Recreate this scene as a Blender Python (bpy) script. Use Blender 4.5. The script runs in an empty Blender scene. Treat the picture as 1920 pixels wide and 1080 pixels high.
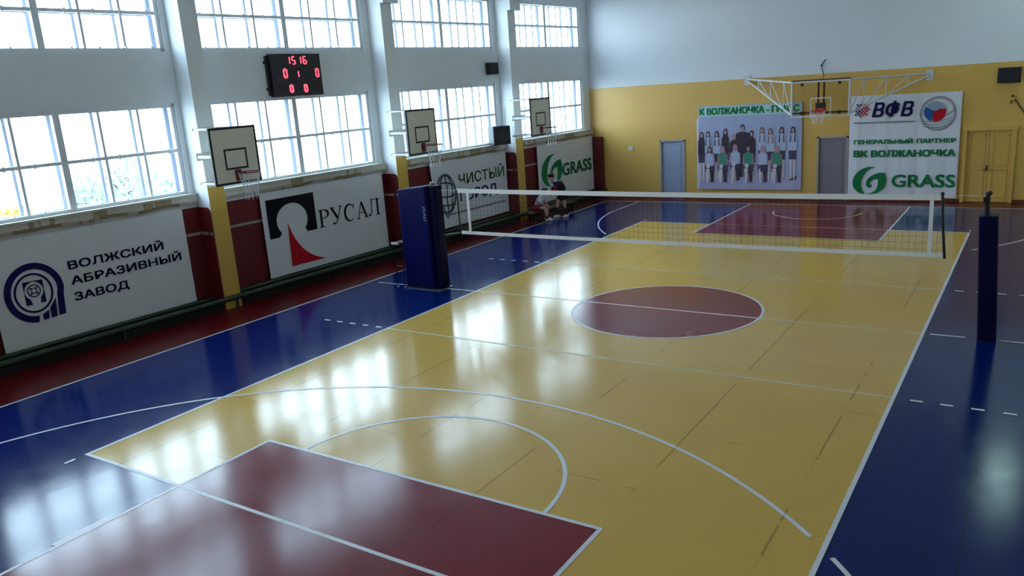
import bpy, bmesh, math, random
from mathutils import Matrix, Vector, noise
random.seed(7)
SC = bpy.context.scene
COL = SC.collection
PI = math.pi

# ------------------------------------------------------------------ camera, sky, exposure
cd = bpy.data.cameras.new('camera'); cam = bpy.data.objects.new('camera', cd); COL.objects.link(cam)
cd.sensor_fit = 'HORIZONTAL'; cd.sensor_width = 36.0; cd.lens = 28.21
cd.clip_start = 0.05; cd.clip_end = 400
cam.matrix_world = (Matrix.Translation((5.9094, -13.9830, 4.3560)) @ Matrix.Rotation(math.radians(33.9714), 4, 'Z')
                    @ Matrix.Rotation(math.radians(90 - 14.0152), 4, 'X') @ Matrix.Rotation(math.radians(-4.045), 4, 'Z'))
SC.camera = cam
w = bpy.data.worlds.new('sky'); SC.world = w; w.use_nodes = True
wn = w.node_tree.nodes; wl = w.node_tree.links
bg = wn['Background']
tc = wn.new('ShaderNodeTexCoord'); sp = wn.new('ShaderNodeSeparateXYZ'); cr = wn.new('ShaderNodeValToRGB')
wl.new(tc.outputs['Generated'], sp.inputs[0]); wl.new(sp.outputs['Z'], cr.inputs[0]); wl.new(cr.outputs[0], bg.inputs['Color'])
cr.color_ramp.elements[0].position = 0.0; cr.color_ramp.elements[0].color = (0.74, 0.89, 1.0, 1)
cr.color_ramp.elements[1].position = 0.7; cr.color_ramp.elements[1].color = (0.52, 0.76, 1.0, 1)
bg.inputs['Strength'].default_value = 17.0
SC.view_settings.view_transform = 'Standard'; SC.view_settings.look = 'None'
SC.view_settings.exposure = 0.0; SC.view_settings.gamma = 1.0; SC.view_settings.use_curve_mapping = False
try:
    SC.cycles.use_denoising = True
    SC.cycles.max_bounces = 10; SC.cycles.diffuse_bounces = 5; SC.cycles.transparent_max_bounces = 16
    SC.cycles.sample_clamp_indirect = 6.0
except Exception:
    pass

# ------------------------------------------------------------------ frame of the window wall: local (d out of the wall, s along it, z)
AL = math.atan(0.0453)
WM = Matrix.Translation((-9.53, -3.03, 0)) @ Matrix.Rotation(-AL, 4, 'Z')
ID = Matrix.Identity(4)
FARY = 14.0

# daylight portals sit in the window openings (they add no light of their own)
HALVES = {0: (-10.95, -6.1), 1: (-5.16, -0.26), 2: (0.44, 5.44), 3: (6.26, 11.10), 4: (11.98, 16.53)}
LOW = (2.58, 4.52); UP = (5.56, 7.10)
for k, (a, b) in HALVES.items():
    for z0, z1 in (LOW, UP):
        L = bpy.data.lights.new('window_portal', 'AREA'); L.shape = 'RECTANGLE'; L.size = b - a; L.size_y = z1 - z0
        L.cycles.is_portal = True
        o = bpy.data.objects.new('window_portal', L); COL.objects.link(o)
        o.matrix_world = WM @ Matrix.Translation((-0.43, (a + b) / 2, (z0 + z1) / 2)) @ Matrix(((0, 0, -1, 0), (1, 0, 0, 0), (0, -1, 0, 0), (0, 0, 0, 1))) 

# ------------------------------------------------------------------ helpers
def lin(c):
    return tuple((x / 12.92 if x <= 0.04045 else ((x + 0.055) / 1.055) ** 2.4) for x in c)
def rgb(r, g, b): return lin((r / 255, g / 255, b / 255)) + (1.0,)

def mat(name, col, rough=0.6, metal=0.0, spec=0.5, emit=0.0, var=0.0, scale=6.0, bump=0.0, coat=0.0, trans=0.0):
    m = bpy.data.materials.new(name); m.use_nodes = True
    nt = m.node_tree; n = nt.nodes; l = nt.links
    b = n['Principled BSDF']
    b.inputs['Base Color'].default_value = col; b.inputs['Roughness'].default_value = rough
    b.inputs['Metallic'].default_value = metal; b.inputs['Specular IOR Level'].default_value = spec
    b.inputs['Coat Weight'].default_value = coat
    if emit:
        b.inputs['Emission Color'].default_value = col; b.inputs['Emission Strength'].default_value = emit
    if var or bump:
        t = n.new('ShaderNodeTexCoord'); nz = n.new('ShaderNodeTexNoise'); nz.inputs['Scale'].default_value = scale
        nz.inputs['Detail'].default_value = 5
        l.new(t.outputs['Object'], nz.inputs['Vector'])
        if var:
            mx = n.new('ShaderNodeMix'); mx.data_type = 'RGBA'
            mx.inputs[6].default_value = tuple(c * (1 - var) for c in col[:3]) + (1,)
            mx.inputs[7].default_value = tuple(min(1, c * (1 + var)) for c in col[:3]) + (1,)
            l.new(nz.outputs['Fac'], mx.inputs[0]); l.new(mx.outputs[2], b.inputs['Base Color'])
        if bump:
            bp = n.new('ShaderNodeBump'); bp.inputs['Strength'].default_value = bump; bp.inputs['Distance'].default_value = 0.02
            l.new(nz.outputs['Fac'], bp.inputs['Height']); l.new(bp.outputs[0], b.inputs['Normal'])
    return m

def glass(name, tint, facing=0.06):
    m = bpy.data.materials.new(name); m.use_nodes = True
    n = m.node_tree.nodes; l = m.node_tree.links
    n.clear()
    out = n.new('ShaderNodeOutputMaterial'); mx = n.new('ShaderNodeMixShader'); tr = n.new('ShaderNodeBsdfTransparent'); gl = n.new('ShaderNodeBsdfGlossy')
    fr = n.new('ShaderNodeFresnel'); fr.inputs['IOR'].default_value = 1.35
    tr.inputs['Color'].default_value = tint; gl.inputs['Roughness'].default_value = 0.05
    l.new(fr.outputs[0], mx.inputs[0]); l.new(tr.outputs[0], mx.inputs[1]); l.new(gl.outputs[0], mx.inputs[2]); l.new(mx.outputs[0], out.inputs[0])
    return m

class MB:
    """collects shapes and links them as ONE mesh object"""
    def __init__(s): s.v = []; s.f = []; s.m = []; s.sm = []
    def raw(s, v, f, mi=0, smooth=False):
        k = len(s.v); s.v += [tuple(p) for p in v]
        for q in f: s.f.append([k + i for i in q]); s.m.append(mi); s.sm.append(smooth)
        return s
    def box(s, x0, x1, y0, y1, z0, z1, mi=0):
        v = [(x, y, z) for x in (x0, x1) for y in (y0, y1) for z in (z0, z1)]
        return s.raw(v, [(0, 1, 3, 2), (4, 6, 7, 5), (0, 4, 5, 1), (2, 3, 7, 6), (0, 2, 6, 4), (1, 5, 7, 3)], mi)
    def bar(s, p, q, wd, ht, mi=0, up=(0, 0, 1)):
        p, q = Vector(p), Vector(q); t = (q - p).normalized(); u = Vector(up)
        if abs(t.dot(u)) > 0.98: u = Vector((0, 1, 0))
        a = t.cross(u).normalized() * wd / 2; b = a.cross(t).normalized() * ht / 2
        v = [r + i * a + j * b for r in (p, q) for i, j in ((-1, -1), (1, -1), (1, 1), (-1, 1))]
        return s.raw(v, [(0, 1, 2, 3), (7, 6, 5, 4), (0, 4, 5, 1), (1, 5, 6, 2), (2, 6, 7, 3), (3, 7, 4, 0)], mi)
    def tube(s, pts, r, n=10, mi=0, closed=False, caps=True):
        pts = [Vector(p) for p in pts]; N = len(pts); v = []
        rr = r if isinstance(r, (list, tuple)) else [r] * N
        ref = None
        for i, p in enumerate(pts):
            if closed: t = (pts[(i + 1) % N] - pts[i - 1]).normalized()
            else: t = (pts[min(i + 1, N - 1)] - pts[max(i - 1, 0)]).normalized()
            if ref is None:
                ref = Vector((0, 0, 1)) if abs(t.z) < 0.9 else Vector((1, 0, 0))
            a = t.cross(ref).normalized(); b = a.cross(t).normalized(); ref = b
            for k in range(n):
                th = 2 * PI * k / n; v.append(p + (a * math.cos(th) + b * math.sin(th)) * rr[i])
        f = []
        M = N if closed else N - 1
        for i in range(M):
            j = (i + 1) % N
            for k in range(n): f.append((i * n + k, i * n + (k + 1) % n, j * n + (k + 1) % n, j * n + k))
        s.raw(v, f, mi, True)
        if caps and not closed:
            s.raw(v[:n], [tuple(range(n))[::-1]], mi); s.raw(v[-n:], [tuple(range(n))], mi)
        return s
    def poly(s, pts, mp, mi=0):
        """flat polygon (any outline) from 2-D points, mapped by mp(u, v)"""
        from mathutils.geometry import tessellate_polygon
        p3 = [Vector((p[0], p[1], 0)) for p in pts]
        tr = tessellate_polygon([p3])
        fs = []
        for t in tr:
            a, b, c = (p3[i] for i in t)
            ar = (b - a).cross(c - a).z
            if abs(ar) < 1e-10: continue
            fs.append(tuple(t) if ar > 0 else tuple(t)[::-1])
        return s.raw([mp(p[0], p[1]) for p in pts], fs, mi)
    def ring(s, cu, cv, ru, rv, th, mp, a0=0, a1=360, n=48, mi=0):
        vo = []; f = []
        for i in range(n + 1):
            a = math.radians(a0 + (a1 - a0) * i / n)
            vo += [mp(cu + ru * math.cos(a), cv + rv * math.sin(a)), mp(cu + (ru - th) * math.cos(a), cv + (rv - th) * math.sin(a))]
        for i in range(n): f.append((2 * i, 2 * i + 2, 2 * i + 3, 2 * i + 1))
        return s.raw(vo, f if a1 > a0 else [q[::-1] for q in f], mi)
    def disc(s, cu, cv, ru, rv, mp, mi=0, n=32):
        return s.poly([(cu + ru * math.cos(2 * PI * i / n), cv + rv * math.sin(2 * PI * i / n)) for i in range(n)], mp, mi)
    def stroke(s, pts, wd, mp, mi=0):
        pts = [Vector((p[0], p[1])) for p in pts]; N = len(pts); ws = wd if isinstance(wd, (list, tuple)) else [wd] * N
        v = []
        for i, p in enumerate(pts):
            t = (pts[min(i + 1, N - 1)] - pts[max(i - 1, 0)]).normalized(); nn = Vector((-t.y, t.x))
            v += [mp(*(p + nn * ws[i] / 2)), mp(*(p - nn * ws[i] / 2))]
        return s.raw(v, [(2 * i + 1, 2 * i + 3, 2 * i + 2, 2 * i) for i in range(N - 1)], mi)
    def ball(s, c, r, mi=0, nu=12, nv=8):
        rx, ry, rz = r if isinstance(r, (tuple, list)) else (r, r, r)
        v = [(c[0], c[1], c[2] + rz)]
        for i in range(1, nv):
            th = PI * i / nv
            for k in range(nu):
                ph = 2 * PI * k / nu
                v.append((c[0] + rx * math.sin(th) * math.cos(ph), c[1] + ry * math.sin(th) * math.sin(ph), c[2] + rz * math.cos(th)))
        v.append((c[0], c[1], c[2] - rz))
        f = [(0, 1 + k, 1 + (k + 1) % nu) for k in range(nu)]
        for i in range(nv - 2):
            for k in range(nu):
                a = 1 + i * nu + k; b = 1 + i * nu + (k + 1) % nu
                f.append((a, a + nu, b + nu, b))
        e = len(v) - 1; o = 1 + (nv - 2) * nu
        f += [(e, o + (k + 1) % nu, o + k) for k in range(nu)]
        return s.raw(v, f, mi, True)
    def build(s, name, mats, parent=None, mw=None, bevel=0.0, loc=None):
        me = bpy.data.meshes.new(name); me.from_pydata(s.v, [], s.f)
        if not isinstance(mats, (list, tuple)): mats = [mats]
        for m in mats: me.materials.append(m)
        me.polygons.foreach_set('material_index', s.m); me.polygons.foreach_set('use_smooth', s.sm); me.update()
        o = bpy.data.objects.new(name, me); COL.objects.link(o)
        if parent: o.parent = parent
        if mw is not None: o.matrix_world = mw
        if loc is not None: o.location = loc
        if bevel:
            b = o.modifiers.new('bevel', 'BEVEL'); b.width = bevel; b.segments = 2; b.limit_method = 'ANGLE'
        return o

def tag(o, label, cat=None, group=None, kind=None):
    if label: o['label'] = label
    if cat: o['category'] = cat
    if group: o['group'] = group
    if kind: o['kind'] = kind
    return o
def thing(name, label, cat, mw, group=None):
    o = bpy.data.objects.new(name, None); COL.objects.link(o); o.matrix_world = mw; o.empty_display_size = 0.1
    return tag(o, label, cat, group)
def struct(o, label=None): return tag(o, label, kind='structure')
def dup(root, mw, label, group):
    r = root.copy(); COL.objects.link(r); r.matrix_world = mw; r['label'] = label; r['group'] = group
    for ch in list(root.children):
        c = ch.copy(); COL.objects.link(c); c.parent = r
        for g in list(ch.children):
            d = g.copy(); COL.objects.link(d); d.parent = c
    return r
T = Matrix.Translation

_tc = {}
def text_polys(body, bold=0.0, shear=0.0):
    key = (body, bold, shear)
    if key in _tc: return _tc[key]
    cu = bpy.data.curves.new('lettering', 'FONT'); cu.body = body; cu.offset = bold; cu.shear = shear; cu.resolution_u = 3; cu.size = 1
    ob = bpy.data.objects.new('lettering', cu); COL.objects.link(ob)
    dg = bpy.context.evaluated_depsgraph_get(); me = ob.evaluated_get(dg).to_mesh()
    v = [(q.co.x, q.co.y) for q in me.vertices]; f = [tuple(p.vertices) for p in me.polygons]
    fn = []
    for q in f:
        a = sum(v[q[i]][0] * v[q[(i + 1) % len(q)]][1] - v[q[(i + 1) % len(q)]][0] * v[q[i]][1] for i in range(len(q)))
        fn.append(q if a > 0 else q[::-1])
    ob.evaluated_get(dg).to_mesh_clear(); bpy.data.objects.remove(ob); bpy.data.curves.remove(cu)
    _tc[key] = (v, fn); return _tc[key]
def text(mb, body, u0, u1, v0, cap, mp, bold=0.0, shear=0.0, mi=0):
    """lettering fitted between u0 and u1 with baseline v0 and capital height cap"""
    v, f = text_polys(body, 0.0, shear)
    hv, _ = text_polys('Н', 0.0, shear)
    h0 = min(p[1] for p in hv); h = max(p[1] for p in hv) - h0
    x0 = min(p[0] for p in v); x1 = max(p[0] for p in v)
    bu = bold * 1.25 * cap; sh = [(0, 0)]
    if bold > .008: sh = [(-bu, -bu * .7), (bu, -bu * .7), (bu, bu * .7), (-bu, bu * .7), (0, 0)]
    for du, dv in sh:
        mb.raw([mp(u0 + bu + (p[0] - x0) / (x1 - x0) * (u1 - u0 - 2 * bu) + du, v0 + bu * .7 + (p[1] - h0) / h * (cap - 1.4 * bu) + dv) for p in v], f, mi)

# ------------------------------------------------------------------ materials
M = {}
M['white_wall'] = mat('white_wall_paint', (0.80, 0.84, 0.87, 1), 0.6, var=0.05, scale=2.0, bump=0.05)
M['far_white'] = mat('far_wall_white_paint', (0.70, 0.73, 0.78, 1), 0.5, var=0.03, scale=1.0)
M['yellow_wall'] = mat('yellow_wall_paint', rgb(214, 170, 88), 0.38, var=0.06, scale=1.2, bump=0.03)
M['yellow_pillar'] = mat('yellow_pillar_paint', rgb(205, 168, 78), 0.4, var=0.08, scale=3.0)
M['ceiling'] = mat('ceiling_paint', (0.84, 0.85, 0.84, 1), 0.8)
M['frame'] = mat('window_frame_paint', (0.80, 0.85, 0.90, 1), 0.5)
M['frame_out'] = mat('weathered_outer_frame', rgb(112, 116, 130), 0.7)
M['glass'] = glass('window_glass', (0.96, 0.98, 0.98, 1))
M['board_glass'] = glass('clear_backboard', (0.86, 0.86, 0.84, 1))
M['red_panel'] = mat('dark_red_panel', rgb(96, 6, 18), 0.5, var=0.12, scale=2.5)
M['grey_strip'] = mat('grey_strip', rgb(150, 145, 140), 0.5)
M['ledge'] = mat('worn_plaster', rgb(205, 202, 190), 0.8, var=0.12, scale=7, bump=0.4)
M['worn'] = mat('exposed_plaster', rgb(166, 154, 122), 0.9, var=0.3, scale=9, bump=0.6)
M['green_pipe'] = mat('green_pipe_paint', rgb(18, 46, 26), 0.45)
M['recess_shade'] = mat('dark_green_recess_shade', rgb(7, 13, 9), 0.7)  # near-black green: the shade of the wall recess put into the colour
M['banner'] = mat('banner_vinyl', (0.72, 0.75, 0.77, 1), 0.45, var=0.03, scale=1.5)
M['banner_far'] = mat('far_banner_vinyl', (0.72, 0.74, 0.82, 1), 0.5)
M['navy'] = mat('navy_print', rgb(22, 20, 82), 0.75, spec=0.2)
M['ink'] = mat('black_print', rgb(18, 16, 28), 0.75, spec=0.2)
M['red_print'] = mat('red_print', rgb(190, 18, 40), 0.75, spec=0.2)
M['green_print'] = mat('green_print', rgb(28, 120, 72), 0.75, spec=0.2)
M['mint_print'] = mat('mint_print', rgb(172, 206, 206), 0.75, spec=0.2)
M['olive_print'] = mat('olive_print', rgb(58, 112, 58), 0.75, spec=0.2)
M['royal_print'] = mat('royal_blue_print', rgb(40, 42, 130), 0.75, spec=0.2)
M['slate_print'] = mat('slate_print', rgb(62, 84, 96), 0.75, spec=0.2)
M['grey_print'] = mat('grey_print', rgb(120, 122, 132), 0.75, spec=0.2)
M['sky_print'] = mat('blue_print', rgb(40, 92, 160), 0.75, spec=0.2)
M['photo_back'] = mat('photo_backdrop', rgb(160, 170, 205), 0.5, var=0.06, scale=2)
M['photo_floor'] = mat('photo_floor', rgb(172, 170, 205), 0.5, var=0.05, scale=3)
M['photo_dark'] = mat('photo_dark', rgb(52, 38, 58), 0.5)
M['photo_skin'] = mat('photo_skin', rgb(176, 140, 150), 0.5)
M['photo_hair'] = mat('photo_hair', rgb(58, 40, 56), 0.5)
M['photo_blonde'] = mat('photo_blonde', rgb(128, 102, 105), 0.5)
M['photo_shirt'] = mat('photo_white_shirt', rgb(176, 184, 214), 0.5)
M['photo_green'] = mat('photo_green_shirt', rgb(60, 132, 116), 0.5)
M['photo_denim'] = mat('photo_shorts', rgb(70, 58, 88), 0.5)
M['photo_leg'] = mat('photo_leg', rgb(210, 196, 206), 0.5)
M['black'] = mat('black_plastic', rgb(16, 15, 20), 0.4)
M['score_case'] = mat('scoreboard_face', rgb(28, 20, 34), 0.35)
M['led'] = mat('lit_digit', (1.0, 0.10, 0.16, 1), 0.5, emit=1.6)
M['caption'] = mat('caption_print', rgb(120, 112, 125), 0.75, spec=0.2)
M['board'] = mat('backboard_paint', rgb(228, 229, 214), 0.5, var=0.04)
M['board_line'] = mat('backboard_black_line', rgb(26, 22, 26), 0.5)
M['rim'] = mat('dark_red_rim', rgb(116, 22, 34), 0.4)
M['orange_rim'] = mat('orange_red_rim', rgb(190, 50, 30), 0.4)
M['dark_bracket'] = mat('dark_red_bracket', rgb(60, 22, 26), 0.4)
M['cord'] = mat('white_cord', rgb(215, 215, 220), 0.8)
M['white_steel'] = mat('white_steel', rgb(205, 205, 208), 0.4)
M['pad'] = mat('blue_pad_vinyl', rgb(2, 5, 76), 0.5, spec=0.14, var=0.1, scale=3, bump=0.06)
M['pad_dark'] = mat('navy_pad_vinyl', rgb(3, 5, 52), 0.5, spec=0.14, bump=0.05, scale=3)
M['pad_print'] = mat('pad_lettering', rgb(150, 150, 185), 0.5)
M['tape'] = mat('net_tape', rgb(232, 234, 236), 0.6)
M['mesh_cord'] = mat('net_mesh_cord', rgb(40, 36, 34), 0.8)
M['steel_dark'] = mat('dark_steel', rgb(36, 34, 42), 0.35, metal=0.5)
M['bare_steel'] = mat('bare_steel', rgb(150, 155, 165), 0.3, metal=0.8)
M['speaker_side'] = mat('blue_grey_cabinet', rgb(16, 24, 42), 0.55)
M['speaker_face'] = mat('dark_grille', rgb(20, 22, 36), 0.7)
M['cone'] = mat('speaker_cone', rgb(40, 34, 42), 0.5)
M['door_grey'] = mat('grey_door', rgb(150, 160, 185), 0.45, var=0.04)
M['door_dim'] = mat('taupe_door', rgb(128, 120, 132), 0.5, var=0.04)
M['door_frame'] = mat('door_frame_paint', rgb(165, 160, 150), 0.5)
M['skin'] = mat('skin', rgb(205, 160, 140), 0.55)
M['hair'] = mat('dark_hair', rgb(40, 30, 28), 0.6)
M['hair2'] = mat('black_hair', rgb(22, 20, 26), 0.6)
M['jacket'] = mat('dark_jacket', rgb(24, 18, 34), 0.7)
M['vest'] = mat('red_jersey', rgb(150, 22, 40), 0.7)
M['white_cloth'] = mat('white_cloth', rgb(215, 215, 228), 0.8)
M['blue_cloth'] = mat('navy_cloth', rgb(40, 44, 110), 0.8)
M['shorts'] = mat('red_shorts', rgb(130, 26, 40), 0.8)
M['shorts2'] = mat('dark_shorts', rgb(52, 18, 34), 0.8)
M['sock'] = mat('black_sock', rgb(22, 20, 28), 0.8)
M['shoe'] = mat('white_shoe', rgb(220, 220, 225), 0.5)
M['bench_wood'] = mat('dark_bench', rgb(44, 30, 26), 0.6, var=0.1)
M['soil'] = mat('ground_outside', rgb(170, 170, 160), 0.9, var=0.1)
M['bark'] = mat('tree_bark', rgb(90, 78, 66), 0.9)
M['leaf'] = mat('tree_leaf', rgb(150, 166, 162), 0.8, var=0.2, scale=2)
M['leaf_yellow'] = mat('yellow_leaf', rgb(170, 150, 80), 0.8, var=0.2, scale=2)

def floor_mat(name, col, rough, seam=0.5, var=0.07, sp=0.28):
    """painted plywood: fine wear, broken dark joints every 1.55 m, slight waviness"""
    m = mat(name, col, rough, spec=sp); nt = m.node_tree; n = nt.nodes; l = nt.links; b = n['Principled BSDF']
    t = n.new('ShaderNodeTexCoord'); s = n.new('ShaderNodeSeparateXYZ'); l.new(t.outputs['Object'], s.inputs[0])
    def math_(op, a, bb=None, cc=None):
        q = n.new('ShaderNodeMath'); q.operation = op
        for i, x in enumerate((a, bb, cc)):
            if x is None: continue
            if isinstance(x, (int, float)): q.inputs[i].default_value = x
            else: l.new(x, q.inputs[i])
        return q.outputs[0]
    def nz(scale, detail=4, vec=None, dist=0.0):
        q = n.new('ShaderNodeTexNoise'); q.inputs['Scale'].default_value = scale; q.inputs['Detail'].default_value = detail
        q.inputs['Distortion'].default_value = dist
        l.new(vec or t.outputs['Object'], q.inputs['Vector']); return q.outputs['Fac']
    wob = math_('MULTIPLY', math_('SUBTRACT', nz(1.3), 0.5), 0.02)
    fx = math_('ABSOLUTE', math_('SUBTRACT', math_('FRACT', math_('DIVIDE', math_('ADD', math_('ADD', s.outputs['X'], wob), 50 * 1.55 - 2.45 + 0.775), 1.55)), 0.5))
    lx = math_('LESS_THAN', fx, 0.0085)
    row = math_('FLOOR', math_('DIVIDE', math_('ADD', s.outputs['X'], 50 * 1.55 - 2.45), 1.55))
    off = math_('MULTIPLY', math_('FRACT', math_('MULTIPLY', row, 0.5)), 3.05)
    fy = math_('ABSOLUTE', math_('SUBTRACT', math_('FRACT', math_('DIVIDE', math_('ADD', math_('ADD', s.outputs['Y'], wob), math_('ADD', off, 61.6)), 3.05)), 0.5))
    ly = math_('LESS_THAN', fy, 0.0035)
    brk = nz(0.55, 3); brk2 = nz(4.0, 3)
    on = math_('MULTIPLY', math_('GREATER_THAN', brk, 0.50), math_('GREATER_THAN', brk2, 0.36))
    on2 = math_('MULTIPLY', math_('GREATER_THAN', nz(0.8, 2), 0.56), math_('GREATER_THAN', brk2, 0.45))
    sm = math_('MAXIMUM', math_('MULTIPLY', lx, math_('ADD', math_('MULTIPLY', on, 0.75), 0.12)), math_('MULTIPLY', ly, math_('MULTIPLY', on2, 0.7)))
    scuff = math_('MULTIPLY', math_('GREATER_THAN', nz(9, 6, None, 1.5), 0.69), 0.35)
    sm = math_('MULTIPLY', math_('MAXIMUM', sm, math_('MULTIPLY', scuff, math_('GREATER_THAN', brk, 0.5))), seam)
    c0 = n.new('ShaderNodeMix'); c0.data_type = 'RGBA'
    c0.inputs[6].default_value = tuple(c * (1 - var) for c in col[:3]) + (1,); c0.inputs[7].default_value = tuple(c * (1 + var) for c in col[:3]) + (1,)
    l.new(nz(1.1, 6), c0.inputs[0])
    c1 = n.new('ShaderNodeMix'); c1.data_type = 'RGBA'; c1.inputs[7].default_value = tuple(c * 0.16 for c in col[:3]) + (1,)
    l.new(sm, c1.inputs[0]); l.new(c0.outputs[2], c1.inputs[6]); l.new(c1.outputs[2], b.inputs['Base Color'])
    st = n.new('ShaderNodeMapping'); st.inputs['Scale'].default_value = (1, 1, 1); l.new(t.outputs['Object'], st.inputs[0])
    l.new(math_('ADD', rough - 0.05, math_('MULTIPLY', nz(2.2, 4), 0.10)), b.inputs['Roughness'])
    bp = n.new('ShaderNodeBump'); bp.inputs['Strength'].default_value = 0.25; bp.inputs['Distance'].default_value = 0.006
    l.new(nz(1.6, 2), bp.inputs['Height']); l.new(bp.outputs[0], b.inputs['Normal'])
    return m
M['f_red'] = floor_mat('floor_red_margin', rgb(84, 2, 10), 0.30)
M['f_blue'] = floor_mat('floor_blue', rgb(0, 27, 92), 0.15, sp=0.22)
M['f_yellow'] = floor_mat('floor_yellow', rgb(205, 166, 84), 0.15)
M['f_key'] = floor_mat('floor_maroon', rgb(118, 12, 34), 0.17)
M['f_line'] = floor_mat('floor_white_line', rgb(214, 216, 222), 0.3, seam=0.25)
M['f_faded'] = floor_mat('floor_faded_line', rgb(206, 196, 160), 0.28, seam=0.4)

# ------------------------------------------------------------------ floor with its painted court
def flat(z): return lambda u, v: (u, v, z)
fl = MB()
fl.raw([(-10.6, -14.6, 0), (9.3, -14.6, 0), (9.3, 14.3, 0), (-10.6, 14.3, 0)], [(0, 1, 2, 3)], 0)
def rect(x0, x1, y0, y1, z, mi): fl.raw([(x0, y0, z), (x1, y0, z), (x1, y1, z), (x0, y1, z)], [(0, 1, 2, 3)], mi)
rect(-7.62, 7.6, -12.9, 12.85, 0.001, 1)
rect(-4.5, 4.5, -9, 9, 0.002, 2)
KX0, KX1, KY = -2.47, 2.47, 7.6
rect(KX0, KX1, -12.9, -KY, 0.003, 3)
rect(-2.25, 2.62, KY - 0.12, 12.85, 0.003, 3)
fl.disc(0.02, 0, 1.78, 1.78, flat(0.003), 3, 72)
LW = 0.05; LZ = 0.004; LK = [0]
def ln(pts, wd=LW, mi=4, z=LZ):
    LK[0] += 1; fl.stroke(pts, wd, flat(z + LK[0] * 0.00003), mi)
# outer line of the basketball floor
for a, b in (((-7.62, -12.9), (-7.62, 12.85)), ((7.6, -12.9), (7.6, 12.85)), ((-7.62, 12.85), (7.6, 12.85)), ((-7.62, -12.9), (7.6, -12.9))): ln([a, b])
# volleyball court lines
h = LW / 2
ln([(-4.5 + h, -9), (-4.5 + h, 9)]); ln([(4.5 - h, -9), (4.5 - h, 9)])
ln([(-4.5, -9 + h), (4.5, -9 + h)]); ln([(-4.5, 9 - h), (-2.2, 9 - h)]); ln([(2.6, 9 - h), (4.5, 9 - h)])
ln([(-2.2, 9 - h), (2.6, 9 - h)], 0.05, 5)
ln([(-4.45, -2.975), (4.45, -2.975)], 0.05, 5); ln([(-4.45, 2.975), (4.45, 2.975)], 0.05, 5)
ln([(-4.45, 0), (-1.76, 0)], 0.05, 5); ln([(1.78, 0), (4.45, 0)], 0.05, 5); ln([(-1.76, 0), (1.78, 0)], 0.05, 4)
ln([(-7.35, -0.06), (-4.52, -0.02)]); ln([(4.58, 0.03), (5.08, 0.04)]); ln([(5.55, 0.04), (7.6, 0.04)])
for k in range(5):
    for y in (-2.975, 2.975):
        ln([(-4.78 - 0.35 * k, y), (-4.63 - 0.35 * k, y)]); ln([(4.68 + 0.35 * k, y), (4.83 + 0.35 * k, y)])
for x in (-4.5 + h, 4.5 - h):
    for sgn in (-1, 1): ln([(x, sgn * 9.14), (x, sgn * 9.28)])
def arc(cx, cy, r, a0, a1, wd=LW, mi=4, n=56, z=LZ):
    ln([(cx + r * math.cos(math.radians(a0 + (a1 - a0) * i / n)), cy + r * math.sin(math.radians(a0 + (a1 - a0) * i / n))) for i in range(n + 1)], wd, mi, z)
arc(0.02, 0, 1.80, 0, 360, 0.05, 4, 96)
# keys, free-throw arcs, three-point arcs, no-charge arc
ln([(KX0, -12.9), (KX0, -KY)]); ln([(KX1, -12.9), (KX1, -KY)]); ln([(KX0 - h, -KY), (KX1 + h, -KY)])
ln([(-2.25, KY - 0.12), (-2.25, 12.85)]); ln([(2.62, KY - 0.12), (2.62, 12.85)]); ln([(-2.25, KY - 0.12), (2.62, KY - 0.12)], 0.04, 5)
ln([(KX0 - 0.06, -10.45), (KX0 - 0.06, -9.85)], 0.09)
arc(0, -KY, 1.80, 0, 180)
arc(-0.1, -11.3, 6.28, 45.3, 138)
arc(-0.1, -11.3, 6.28, 20, 41.9)
arc(-0.1, -11.3, 6.28, 138, 166)
arc(0, 11.05, 6.30, -42, 0); arc(0, 11.05, 6.30, -180, -137.5)
ln([(-6.30, 11.05), (-6.30, 12.85)]); ln([(6.30, 11.05), (6.30, 12.85)])
arc(0.2, 11.5, 1.28, 180, 360, 0.05, 5)
floor = fl.build('floor', [M['f_red'], M['f_blue'], M['f_yellow'], M['f_key'], M['f_line'], M['f_faded']]); struct(floor)

# ------------------------------------------------------------------ window wall
S0, S1 = -11.45, 17.45; TOP = 7.9
wlb = MB()
DT = -0.45
wlb.box(DT, 0, S0, S1, -0.05, LOW[0]); wlb.box(DT, 0, S0, S1, LOW[1], UP[0]); wlb.box(DT, 0, S0, S1, UP[1], TOP)
edges = [S0] + [x for k in sorted(HALVES) for x in HALVES[k]] + [S1]
for i in range(0, len(edges), 2):
    wlb.box(DT, 0, edges[i], edges[i + 1], LOW[0], LOW[1]); wlb.box(DT, 0, edges[i], edges[i + 1], UP[0], UP[1])
struct(wlb.build('wall_left', M['white_wall'], mw=WM))
# pillars
PIL = [-5.72, 0.07, 5.895, 11.52]; PH = 0.205
for i, s in enumerate(PIL):
    p = MB(); p.box(-0.02, 0.5, s - PH, s + PH, 0, TOP)
    p.box(0.5, 0.506, s - PH, s + PH, 0, 2.72, 1)
    p.box(-0.02, 0.62, s - 0.21, s + 0.36, 6.7, 7.06); p.box(-0.02, 0.78, s - 0.21, s + 0.5, 7.06, TOP)
    struct(p.build('pillar', [M['white_wall'], M['yellow_pillar']], mw=WM), 'white wall pillar with a yellow front up to the backboard')
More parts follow.
